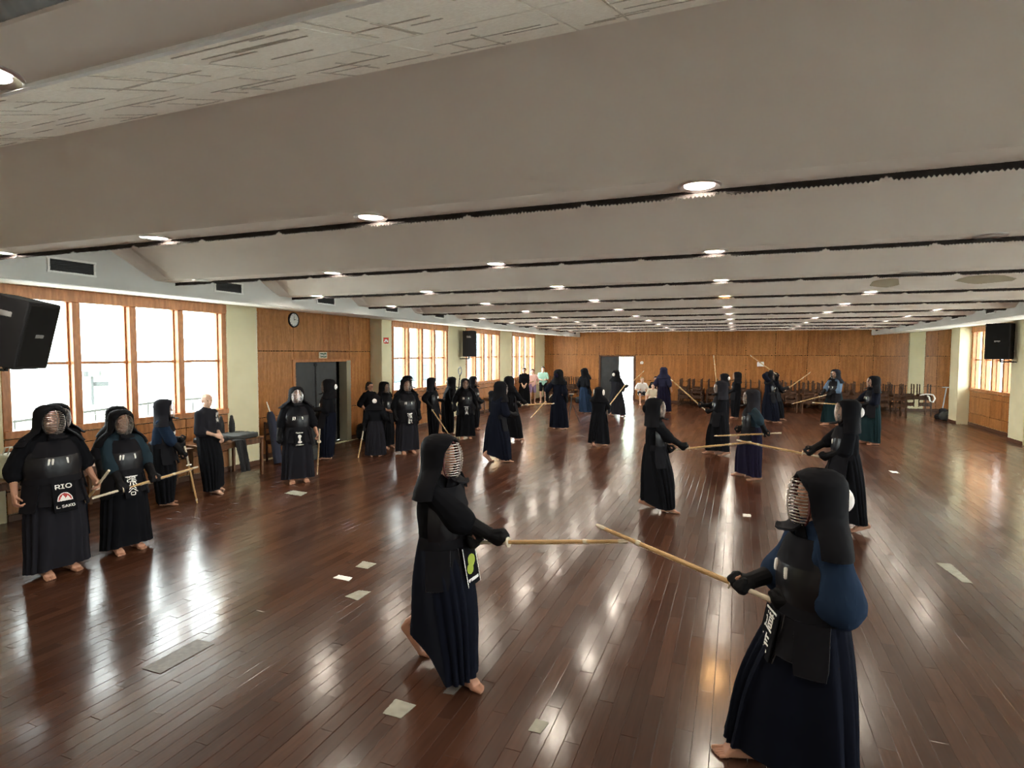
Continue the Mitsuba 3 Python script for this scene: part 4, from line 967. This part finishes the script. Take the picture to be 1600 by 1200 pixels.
    hk = part(t, 'helmet', cat(hm), helmet, smooth=50, M=M)
    if back_white:
        part(t, 'head_cloth', soft([hull([(hp(0, -0.060, 0.015), (0.092, 0.095, 0.085))], 14), hull([(hp(0, -0.135, -0.005), (0.066, 0.056, 0.072))], 12)], 0.025, 3), back_white, M=M, label='head cloth showing at the back of the helmet')
    # grille
    gz, gw, gh = -0.018, 0.096, 0.130
    bars = []
    sides = 5 if near else 4
    for z in np.linspace(gz + gh * 0.90, gz - gh * 0.92, 14 if dist < 16 else 9):
        w = gw * math.sqrt(max(1 - ((z - gz) / gh) ** 2, 0.02)) ** 0.7; d0 = 0.074 * math.sqrt(max(1 - ((z - gz) / (gh * 1.25)) ** 2, 0.02))
        bars.append(tube([hp(w * math.sin(q), 0.083 + d0 * math.cos(q) ** 0.8 if abs(q) < 1.5 else 0.083, z) for q in np.linspace(-1.5, 1.5, 9)], 0.0040, sides))
    cv = [hp(0, 0.083 + 0.076 * math.sqrt(max(1 - ((z - gz) / (gh * 1.25)) ** 2, 0.02)), z) for z in np.linspace(gz + gh, gz - gh, 9)]
    bars.append(tube(cv, 0.0045, sides))
    gk = part(hk, 'grille', cat(bars), 'grille' if grille is True else grille, M=M, label='curved metal bar grille')
    part(gk, 'rim', tube([hp(gw * 1.03 * math.sin(q), 0.080, gz + gh * 1.03 * math.cos(q)) for q in np.linspace(0, 2 * np.pi, 25)], 0.009, 6), rim or ('lining' if near else 'grille_rim'), M=M)
    P = np.zeros((5, 7, 3))
    for i in range(5):
        u = i / 4
        for q in range(7):
            x = (q / 6 * 2 - 1)
            P[i, q] = hp(x * (0.062 + 0.012 * u), 0.140 + 0.075 * u - 0.03 * x * x, -0.135 - 0.075 * u + 0.05 * u * u + 0.01 * x * x)
    part(hk, 'throat_flap', sheet(P, 0.012), 'guard', M=M)
    P2 = np.zeros((4, 7, 3))
    for i in range(4):
        u = i / 3
        for q in range(7):
            x = (q / 6 * 2 - 1); P2[i, q] = hp(x * (0.055 + 0.012 * u), 0.122 - 0.02 * u - 0.03 * x * x, -0.13 - 0.10 * u)
    part(hk, 'inner_throat_flap', sheet(P2, 0.010), 'guard', M=M)
    if mid:
        part(hk, 'cord', cat([tube([hp(0.129 * math.sin(q), 0.138 * math.cos(q) - 0.008, z + 0.02 * math.cos(q)) for q in np.linspace(0.9, 2 * np.pi - 0.9, 21)], 0.0045, 5) for z in (-0.035, -0.022)]), 'black', M=M)
    return t, M, arms

# ---- marks on pouches
GLYPH = {
 'a': [(.05,.95,.35,.95),(.35,.95,.35,.75),(.05,.75,.35,.75),(.05,.75,.05,.5),(.05,.5,.35,.5),(.35,.5,.3,.05),(.3,.05,.15,.1),(.5,.95,.5,.45),(.5,.95,.9,.95),(.5,.8,.88,.8),(.5,.64,.88,.64),(.42,.48,.97,.48),(.6,.48,.58,.05),(.58,.05,.72,.15),(.85,.4,.68,.3),(.68,.46,.97,.05)],
 'b': [(.35,.95,.15,.75),(.65,.95,.85,.75),(.5,.82,.05,.42),(.5,.82,.95,.42),(.3,.4,.7,.4),(.3,.4,.3,.05),(.7,.4,.7,.05),(.3,.07,.7,.07)],
 'c': [(.15,.92,.22,.80),(.05,.62,.22,.62),(.22,.62,.22,.25),(.22,.25,.05,.08),(.12,.15,.95,.05),(.4,.95,.46,.85),(.78,.95,.70,.85),(.33,.82,.95,.82),(.45,.7,.45,.22),(.85,.7,.85,.22),(.45,.7,.85,.7),(.45,.54,.85,.54),(.45,.38,.85,.38),(.45,.22,.85,.22)],
 'd': [(.1,.92,.5,.92),(.05,.74,.95,.74),(.68,.97,.72,.4),(.72,.4,.95,.08),(.8,.93,.9,.86),(.3,.74,.3,.12),(.3,.45,.52,.45),(.12,.55,.12,.1),(.05,.08,.6,.14)],
 'e': [(.5,.97,.5,.55),(.1,.8,.9,.8),(.2,.6,.8,.6),(.05,.45,.95,.45),(.5,.45,.1,.05),(.5,.45,.9,.05),(.3,.25,.7,.25)]}
def glyph_mesh(chars, size, n=2, gap=1.12):
    out = []
    for i, c in enumerate(chars):
        for x0, y0, x1, y1 in GLYPH[c]:
            out.append(plank_bar(((x0 - 0.0) * size, (y0 - i * gap) * size, 0.001), ((x1) * size, (y1 - i * gap) * size, 0.001), 0.085 * size, 0.002, up=(0, 0, 1)))
    return cat(out)
def zek(parent, z, Mz, M):
    if z == 'rio':
        tx = meshkit.text_mesh('RIO', 0.038, 0.002, True); tx.apply_translation((-tx.bounds[:, 0].mean(), 0.070, 0.004)); tx.apply_scale([1.25, 1, 1])
        part(parent, 'lettering', moved(tx, Mz), 'white_cloth', smooth=False, M=M)
        a = np.linspace(0, np.pi, 13)
        sh = np.array([(0.052 * math.cos(q), -0.035 + 0.072 * math.sin(q)) for q in a])
        def flat(pts, h0, h1): return trimesh.convex.convex_hull(np.array([(x, y, z_) for x, y in pts for z_ in (h0, h1)]))
        part(parent, 'emblem_ground', moved(flat(sh, 0.004, 0.0055), Mz), 'white_cloth', smooth=False, M=M)
        part(parent, 'emblem_sky', moved(flat(sh * 0.86 + [0, -0.002], 0.0055, 0.0065), Mz), 'emblem_red', smooth=False, M=M)
        part(parent, 'emblem_mountain', moved(cat([flat([(-0.042, -0.034), (-0.012, 0.018), (0.012, -0.034)], 0.0065, 0.0075), flat([(-0.012, -0.034), (0.020, 0.008), (0.042, -0.034)], 0.0065, 0.0075)]), Mz), 'white_cloth', smooth=False, M=M)
        tx = meshkit.text_mesh('L. SAKO', 0.023, 0.002, True); tx.apply_translation((-tx.bounds[:, 0].mean(), -0.092, 0.004)); tx.apply_scale([1.05, 1, 1])
        part(parent, 'lettering', moved(tx, Mz), 'white_cloth', smooth=False, M=M)
    elif z == 'crest':
        part(parent, 'lettering', moved(cat([box(-0.055 + i * 0.019, -0.055 + i * 0.019 + 0.012, 0.085, 0.105, 0.004, 0.006) for i in range(6)] + [box(-0.06 + i * 0.02, -0.06 + i * 0.02 + 0.013, -0.112, -0.098, 0.004, 0.006) for i in range(6)]), Mz), 'white_cloth', smooth=False, M=M)
        c = [tri(hull([((0, 0.035, 0.005), (0.030, 0.030, 0.002))], 12)), tri(hull([((0, -0.01, 0.005), (0.016, 0.04, 0.002))], 12)), tri(hull([((0, -0.058, 0.005), (0.034, 0.022, 0.002))], 12))]
        part(parent, 'emblem', moved(cat(c), Mz), 'white_cloth', smooth=False, M=M)
    elif z == 'yellow':
        part(parent, 'emblem', moved(cat([tri(hull([((0.01, 0.03, 0.004), (0.045, 0.04, 0.003))], 12)), tri(hull([((-0.02, -0.02, 0.004), (0.04, 0.035, 0.003))], 12))]), Mz), 'emblem_green', smooth=False, M=M)
        part(parent, 'border', moved(cat([box(-0.078, -0.072, -0.13, 0.125, 0.004, 0.006), box(0.072, 0.078, -0.13, 0.125, 0.004, 0.006), box(-0.06, 0.06, -0.10, -0.08, 0.004, 0.006)]), Mz), 'white_cloth', smooth=False, M=M)
    else:
        part(parent, 'lettering', moved(cat([moved(glyph_mesh(z, 0.098), mat4((-0.049, 0.008, 0.004), (1, 0, 0), (0, 1, 0), (0, 0, 1)))] + ([box(-0.06, 0.06, 0.108, 0.118, 0.004, 0.006)])), Mz), 'white_cloth', smooth=False, M=M)

# ---- bamboo sword: butt and direction in a person's own axes
SW_N = [0]
def sword(label, butt, tip, length=1.17, pitch=0.0):
    t = thing('bamboo_sword', label, 'bamboo sword', 'bamboo practice swords')
    b, tp = V(*butt), V(*tip); d = unit(tp - b); X = unit(np.cross(d, V(0, 0, 1) if abs(d[2]) < 0.95 else V(1, 0, 0))); Y = np.cross(d, X)
    Mw = T(mat4(b, X, Y, d))
    for k_, d_ in SWORD.items(): put(t, k_, d_, M=Mw)
    return t
hl = [(0.0125, 0.0), (0.0145, 0.01), (0.0140, 0.30)]
SWORD = {'handle': ply(lathe(hl, 12), 'mat_leather', smooth=40),
         'guard': ply(lathe([(0.016, 0.302), (0.038, 0.303), (0.039, 0.307), (0.038, 0.311), (0.016, 0.312)], 16), 'mat_leather', smooth=40),
         'blade': ply(lathe([(0.0135, 0.312), (0.0150, 0.42), (0.0142, 0.70), (0.0118, 1.0), (0.0112, 1.13)], 12), 'mat_bamboo', smooth=40),
         'binding': ply(lathe([(0.0145, 0.868), (0.0165, 0.872), (0.0165, 0.892), (0.0140, 0.896)], 12), 'mat_leather', smooth=40),
         'tip_cap': ply(lathe([(0.0135, 1.11), (0.0140, 1.12), (0.0130, 1.168), (0.008, 1.175)], 12), 'mat_leather', smooth=40),
         'string': ply(tube([(0, 0.0175, 0.33), (0, 0.0170, 0.88), (0, 0.0140, 1.14)], 0.0018, 5), 'mat_leather', smooth=40)}
def world(pos, h, H, p):
    a = math.radians(h - 90); s = H / 1.72; c, sn = math.cos(a), math.sin(a); x, y, z = np.array(p) * s
    return V(pos[0] + c * x - sn * y, pos[1] + sn * x + c * y, z)
def local(pos, h, H, w):
    a = math.radians(h - 90); s = H / 1.72; c, sn = math.cos(a), math.sin(a); x, y = w[0] - pos[0], w[1] - pos[1]
    return V(c * x + sn * y, -sn * x + c * y, w[2]) / s
def fencer(label, sl, pos, h, H=1.70, tip=None, tipw=None, hands='guard', butt=None, **kw):
    """a practitioner with a bamboo sword. butt and tip in the person's own axes (tipw: tip in the room); hands: 'guard' both on the handle, 'right' or 'left' only, 'hip' left hand at the guard"""
    if tipw is not None: tip = local(pos, h, H, V(*tipw))
    b = V(*(butt if butt is not None else (0.0, 0.27, 0.95))); d = unit(V(*tip) - b)
    kw.setdefault('feet', ((-0.10, -0.16, 0.06), (0.10, 0.20, 0.0)) if hands == 'guard' else ((-0.11, 0.0, 0.0), (0.11, 0.04, 0.0)))
    if hands == 'guard':
        kw['L'] = b + d * 0.045; kw['R'] = b + d * 0.265; kw['axisL'] = kw['axisR'] = tuple(d)
    elif hands == 'left': kw['L'] = b + d * 0.26; kw['axisL'] = tuple(-d)
    elif hands == 'right': kw['R'] = b + d * 0.24; kw['axisR'] = tuple(d)
    elif hands == 'across': kw['R'] = b + d * 0.33; kw['L'] = b + d * 0.68; kw['axisL'] = kw['axisR'] = tuple(d)
    r = person(label, pos, h, H, **kw)
    if hands in ('guard', 'left', 'right'):        # put the handle in the palm of the closed hand
        i = 1 if hands != 'left' else 0
        pass
    s = H / 1.72
    sword(sl, world(pos, h, H, b), world(pos, h, H, b + d))
    return r
PAIR = dict(hands='guard')
WH = 'white_cloth'
# foreground pair
fencer('fighter at left of the foreground pair, black armour, facing right, left heel raised', 'bamboo sword held by the foreground fighter at left, pointing right', (-2.03, 3.78), -4, 1.75,
       tipw=(-0.80, 3.70, 1.15), butt=(-0.02, 0.24, 0.98), feet=((-0.10, -0.36, 0.16), (0.10, 0.22, 0.0)), jacket='cloth_black', skirt='cloth_navy', zekken='yellow', flare=0.5, sleeve=1.12)
fencer('fighter at right of the foreground pair, blue jacket, facing left, white head cloth', 'bamboo sword held by the foreground fighter at right, pointing left', (0.43, 3.56), 197, 1.72,
       tipw=(-0.86, 3.70, 1.26), butt=(-0.02, 0.16, 0.98), feet=((-0.12, -0.12, 0.04), (0.12, 0.30, 0.0)), jacket='cloth_blue', skirt='cloth_navy', zekken='ce', back_white=WH, flare=0.3, sleeve=1.35)
# group at the near left window
fencer('practitioner in black whose waist pouch reads RIO, leftmost of the near left group', 'bamboo sword hanging from the hand of the practitioner with the RIO pouch', (-6.82, 3.96), -8, 1.78, butt=(-0.42, 0.25, 1.02), tip=(-0.30, -0.55, 0.25), hands='left',
       R=(0.34, 0.06, 0.80), L=(-0.36, 0.16, 0.88), gloves=(False, False), skirt='cloth_dusty', jacket='cloth_black', zekken='rio', flare=1.1, curl=0.8, wide=1.18, grille='grille')
fencer('practitioner in a blue-green jacket holding a bamboo sword level in front, near left window', 'bamboo sword held level by the practitioner in the blue-green jacket', (-6.83, 4.73), -12, 1.66, butt=(0.42, 0.22, 0.76), tip=(-0.7, 0.28, 0.93), hands='across',
       jacket='cloth_bluegreen', skirt='cloth_black', zekken='ab', flare=0.6)
person('practitioner in black with a bare head cloth, behind the RIO practitioner', (-7.70, 4.55), 0, 1.72, jacket='cloth_black', skirt='cloth_navy', flare=1.4, L=(-0.26, 0.2, 1.0), R=(0.26, 0.2, 1.0))
person('practitioner in black half hidden behind the blue-green jacket', (-7.75, 5.32), 5, 1.62, jacket='cloth_dusty', skirt='cloth_black', flare=1.0, back_white='cloth_dusty')
fencer('practitioner in a blue jacket seen from behind, near left window', 'bamboo sword pointing to the floor beside the blue jacket seen from behind', (-8.30, 6.35), 48, 1.62, butt=(0.22, 0.36, 0.98), tip=(0.14, 0.50, 0.10), hands='right', L=(-0.05, 0.32, 1.05),
       jacket='cloth_blue', skirt='cloth_black', flare=0.3, helmet='cloth_dusty', lean=(0, 0.10))
person('bald person in black with clasped hands beside the table at the left window', (-8.37, 7.25), 12, 1.68, armour=False, bald=True, skin='skin_pale', jacket='cloth_dusty', skirt='cloth_black', L=(-0.06, 0.27, 0.92), R=(0.05, 0.30, 0.98), axisL=(0.7, 0.3, 0.5), axisR=(-0.7, 0.3, 0.5),
       head=(-28, 0), zekken='de', feet=((-0.12, 0.02, 0), (0.12, 0.20, 0)), lean=(0, 0.04), curl=0.6)
fencer('practitioner with a gleaming silver mask in front of the grey double doors', 'bamboo sword in the left hand of the silver-masked practitioner', (-7.51, 8.45), -38, 1.72, butt=(-0.34, 0.30, 0.98), tip=(-0.42, -0.30, 0.10), hands='left', R=(0.34, 0.08, 0.78), gloves=(False, True),
       jacket='cloth_black', skirt='cloth_dusty', zekken='crest', flare=1.5, wide=1.08, rim='chrome', grille='chrome')
fencer('practitioner facing left before the grey doors, white cloth at the back of the head', 'bamboo sword lowered in front of the grey doors', (-8.49, 10.58), 205, 1.75, butt=(0.10, 0.40, 0.92), tip=(0.02, 0.62, 0.0), hands='right', L=(-0.20, 0.32, 1.10), jacket='cloth_black', skirt='cloth_navy', back_white=WH, flare=0.9)
# group past the doors
person('bare-headed person in black with wavy hair, standing by the cream pillar', (-9.0, 12.85), -10, 1.60, armour=False, hair='hair_long', jacket='cloth_black', skirt='cloth_black', L=(-0.25, 0.15, 0.9), R=(0.25, 0.15, 0.9), curl=0.5)
fencer('short child practitioner seen from behind, white disc at the back of the head', 'bamboo sword pointing to the floor beside the short child practitioner', (-7.64, 11.11), 118, 1.40, butt=(-0.30, 0.02, 0.88), tip=(-0.46, -0.12, 0.0), hands='left', R=(0.26, 0.1, 0.85), jacket='cloth_black', skirt='cloth_dusty', back_white=WH, flare=0.4)
person('practitioner in black between the wavy-haired person and the masked group', (-8.15, 12.25), -5, 1.63, jacket='cloth_black', skirt='cloth_black', flare=0.8, L=(-0.1, 0.28, 0.98), R=(0.1, 0.3, 0.98), gloves=(False, False), curl=0.6)
person('masked practitioner with a white-lettered pouch, facing the camera past the doors', (-7.28, 11.85), -38, 1.74, jacket='cloth_black', skirt='cloth_dusty', zekken='ad', flare=1.1, L=(-0.30, 0.1, 0.8), R=(0.3, 0.1, 0.8), wide=1.1)
person('hooded practitioner turned right, behind the masked group past the doors', (-8.40, 13.75), 15, 1.72, jacket='cloth_black', skirt='cloth_black', flare=0.5, L=(-0.1, 0.3, 0.98), R=(0.1, 0.32, 1.0))
fencer('grey-hooded practitioner with sword slanting down behind, at the wall under the second window', 'bamboo sword slanting down behind the grey-hooded practitioner', (-7.86, 14.12), 22, 1.66, butt=(0.30, -0.12, 1.10), tip=(0.40, 0.55, 0.14), hands='right', L=(-0.12, 0.34, 1.08), jacket='cloth_black', skirt='cloth_black', helmet='cloth_dusty', flare=1.3)
fencer('stooping practitioner with a white sleeve crest under the second window', 'bamboo sword slanting to the floor beside the stooping practitioner', (-7.91, 15.06), 40, 1.66, butt=(0.32, 0.10, 0.98), tip=(0.42, 0.72, 0.0), hands='right', L=(-0.1, 0.36, 1.0), jacket='cloth_black', skirt='cloth_black', lean=(0, 0.28), back_white='leather', flare=0.5)
person('practitioner in black facing the camera with bright white pouch marks, arms out', (-7.01, 14.48), -55, 1.64, jacket='cloth_black', skirt='cloth_black', zekken='be', flare=0.6, L=(-0.36, 0.14, 0.86), R=(0.36, 0.14, 0.86))
person('practitioner half hidden behind the one with bright white pouch marks', (-7.62, 16.3), 10, 1.62, jacket='cloth_black', skirt='cloth_black', flare=0.4, L=(-0.1, 0.3, 0.9), R=(0.1, 0.3, 0.9))
person('practitioner kneeling by the wall under the third window', (-8.1, 18.9), 30, 1.45, jacket='cloth_black', skirt='cloth_black', flare=0.3, sit=0.30, feet=((-0.11, 0.30, 0.0), (0.11, 0.30, 0.0)), L=(-0.12, 0.3, 0.6), R=(0.12, 0.3, 0.6))
# striding pair
person('practitioner striding right with a white-soled raised heel, left of the middle', (-4.86, 11.57), 48, 1.74, jacket='cloth_navy', skirt='cloth_navy', lean=(0, 0.16), feet=((-0.10, -0.20, 0.13), (0.10, 0.14, 0.0)), L=(-0.10, 0.36, 0.98), R=(0.10, 0.42, 1.0), flare=0.4, zekken='ab')
fencer('practitioner facing right just behind the striding one', 'dark slim bamboo sword held level behind the striding practitioner', (-5.76, 14.61), 62, 1.72, butt=(0.05, 0.28, 0.95), tip=(0.25, 1.2, 0.95), hands='guard', jacket='cloth_black', skirt='cloth_black', flare=0.5)
# bystanders by the last window
person('bystander in black with clasped hands, leftmost of three by the last window', (-9.0, 24.7), -72, 1.70, armour=False, skin='skin_pale', jacket='cloth_black', skirt='cloth_black', L=(-0.03, 0.26, 0.86), R=(0.03, 0.27, 0.88), axisL=(0.8, 0.2, 0.4), axisR=(-0.8, 0.2, 0.4), curl=0.5)
person('bystander in a pink top and lilac skirt, middle of three by the last window', (-8.95, 25.7), -60, 1.62, armour=False, skin='skin_pale', civil=('pink_shirt', 'lilac', True), L=(-0.24, 0.18, 0.98), R=(0.05, 0.28, 1.1), curl=0.4)
person('bystander in a mint green shirt and black shorts, rightmost of three by the last window', (-8.70, 26.5), -68, 1.72, armour=False, skin='skin_pale', civil=('green_shirt', 'cloth_black', True), L=(-0.08, 0.32, 1.12), R=(0.10, 0.33, 1.12), axisL=(1, 0, 0), axisR=(-1, 0, 0), curl=0.5)
# left of the middle, far
fencer('tall dark practitioner facing right, left of the little tripod', 'bamboo sword slanting to the floor behind the tall dark practitioner', (-5.17, 17.30), 78, 1.84, butt=(-0.27, 0.10, 1.0), tip=(-0.42, -0.62, 0.5), hands='left', R=(0.22, 0.10, 0.80), wide=0.86, jacket='cloth_navy', skirt='cloth_navy', flare=0.0, back_white='cloth_purple')
person('practitioner in a navy skirt standing right of the little tripod', (-5.60, 22.31), 55, 1.76, jacket='cloth_black', skirt='cloth_blue', flare=0.5, L=(-0.28, 0.05, 0.8), R=(0.28, 0.08, 0.8), head=(0, 14))
fencer('child practitioner seen from behind between two white cheek discs', 'bamboo sword raised forward by the child seen from behind', (-3.26, 14.48), 86, 1.50, butt=(0.06, 0.32, 0.98), tip=(0.36, 1.1, 1.6), hands='guard', jacket='cloth_black', skirt='cloth_black', cheeks=True, flare=0.2)
fencer('grey-looking practitioner facing right in front of the bright far doorway', 'bamboo sword held low in front of the bright far doorway', (-4.23, 21.64), 60, 1.72, butt=(0.05, 0.30, 0.95), tip=(0.3, 0.9, 1.5), hands='guard', jacket='cloth_dusty', skirt='cloth_dusty', flare=0.5, back_white=WH)
# seated group by the far door
person('seated bystander in a white shirt and dark shorts beside the far doorway', (-4.15, 27.3), -70, 1.70, armour=False, skin='skin_pale', hair='hair_fair', civil=('white_shirt', 'cloth_dusty', True), sit=0.42, feet=((-0.14, 0.40, 0), (0.14, 0.42, 0)), L=(-0.15, 0.34, 0.70), R=(0.15, 0.34, 0.70), lean=(0, 0.30), curl=0.4)
person('seated bystander in a dark vest over white, right of the white shirt', (-3.62, 28.1), -80, 1.70, armour=False, civil=('cloth_black', 'cloth_black', True), sit=0.42, feet=((-0.14, 0.40, 0), (0.14, 0.42, 0)), L=(-0.15, 0.34, 0.70), R=(0.15, 0.34, 0.70), lean=(0, 0.25), curl=0.4)
person('seated bystander in pale clothes with bare knees, in front of the seated pair', (-3.42, 25.6), -75, 1.60, armour=False, skin='skin_pale', civil=('leather', 'white_shirt', True), sit=0.30, feet=((-0.16, 0.36, 0), (0.16, 0.38, 0)), L=(-0.2, 0.36, 0.62), R=(0.2, 0.36, 0.62), lean=(0, 0.30), curl=0.4)
person('practitioner in an indigo jacket standing behind the middle fighter', (-2.75, 23.80), 70, 1.80, jacket='cloth_indigo', skirt='cloth_purple', helmet='cloth_indigo', flare=0.3, L=(-0.28, 0.1, 0.85), R=(0.30, 0.10, 0.82), gloves=(False, False), curl=0.5)
# middle pair
fencer('fighter in black facing right at the centre of the hall', 'bamboo sword held out level by the fighter at the centre, pointing right', (-1.16, 8.94), 6, 1.68, tipw=(0.20, 9.05, 1.10), butt=(0.0, 0.22, 0.94), jacket='cloth_black', skirt='cloth_black', flare=0.5, back_white='cloth_black')
fencer('fighter in black facing left, opponent of the fighter at the centre', 'bamboo sword of the fighter opposite the centre, pointing left', (1.41, 8.93), 178, 1.74, tipw=(-0.05, 9.02, 1.13), butt=(0.0, 0.24, 0.94), feet=((-0.10, -0.22, 0.06), (0.10, 0.24, 0.0)), jacket='cloth_black', skirt='cloth_black', back_white=WH, flare=0.4)
# far fighters right of the middle
fencer('fighter in black facing left with sword raised steeply, right of the indigo jacket', 'bamboo sword raised steeply up to the left before the far tables', (-0.34, 14.38), 182, 1.72, butt=(0.05, 0.28, 0.98), tip=(0.05, 1.0, 1.62), hands='guard', jacket='cloth_black', skirt='cloth_black', helmet='cloth_dusty', flare=0.5)
fencer('fighter with an upright sword behind the fighter with the steeply raised sword', 'bamboo sword standing almost upright before the far wall', (-0.40, 20.34), 165, 1.70, butt=(0.0, 0.22, 1.16), tip=(0.02, 0.36, 2.2), hands='guard', jacket='cloth_black', skirt='cloth_black', back_white=WH, flare=0.4)
person('dark practitioner with a pale mask among the far fighters, left of the paper notice', (0.0, 22.9), 172, 1.68, jacket='cloth_black', skirt='cloth_black', flare=0.4, L=(-0.05, 0.32, 0.95), R=(0.08, 0.36, 0.98))
fencer('fighter in a blue-black skirt moving left across the middle right', 'bamboo sword held level across the blue-black skirted fighter', (0.30, 11.87), 176, 1.68, butt=(-0.25, -0.50, 0.96), tip=(-0.22, 0.55, 0.84), hands='left', feet=((-0.17, -0.12, 0.03), (0.17, 0.2, 0.0)), R=(0.18, 0.30, 0.92), jacket='cloth_bluegreen', skirt='cloth_purple', flare=0.4, lean=(0, 0.05), helmet='cloth_dusty')
fencer('fighter swinging a sword overhead before the paper notice', 'bamboo sword swung overhead in front of the paper notice', (1.02, 21.91), 8, 1.74, butt=(-0.02, 0.30, 1.60), tip=(0.0, -0.30, 2.05), hands='guard', jacket='cloth_navy', skirt='cloth_navy', flare=0.2)
fencer('fighter facing right beside the overhead swing', 'short-looking bamboo sword slanting up to the right before the far tables', (1.25, 23.0), 10, 1.68, butt=(0.0, 0.28, 1.0), tip=(0.05, 1.0, 1.6), hands='guard', jacket='cloth_black', skirt='cloth_black', back_white=WH, flare=0.4)
fencer('practitioner in a pale blue jacket facing the camera before the far tables', 'bamboo sword pointing left and low from the pale blue jacket', (3.05, 21.99), -138, 1.84, butt=(-0.05, 0.30, 0.98), tip=(0.55, 1.0, 0.68), hands='guard', jacket='cloth_lightblue', skirt='cloth_teal', flare=0.2, helmet='cloth_dusty')
fencer('practitioner in a teal skirt facing left, rightmost of all', 'bamboo sword pointing left from the practitioner in the teal skirt', (3.35, 17.67), 188, 1.78, butt=(0.0, 0.26, 0.98), tip=(0.35, 1.2, 1.0), hands='guard', jacket='cloth_navy', skirt='cloth_teal', helmet='helmet_cloth', flare=0.3, feet=((-0.12, -0.06, 0.0), (0.12, 0.14, 0.0)))
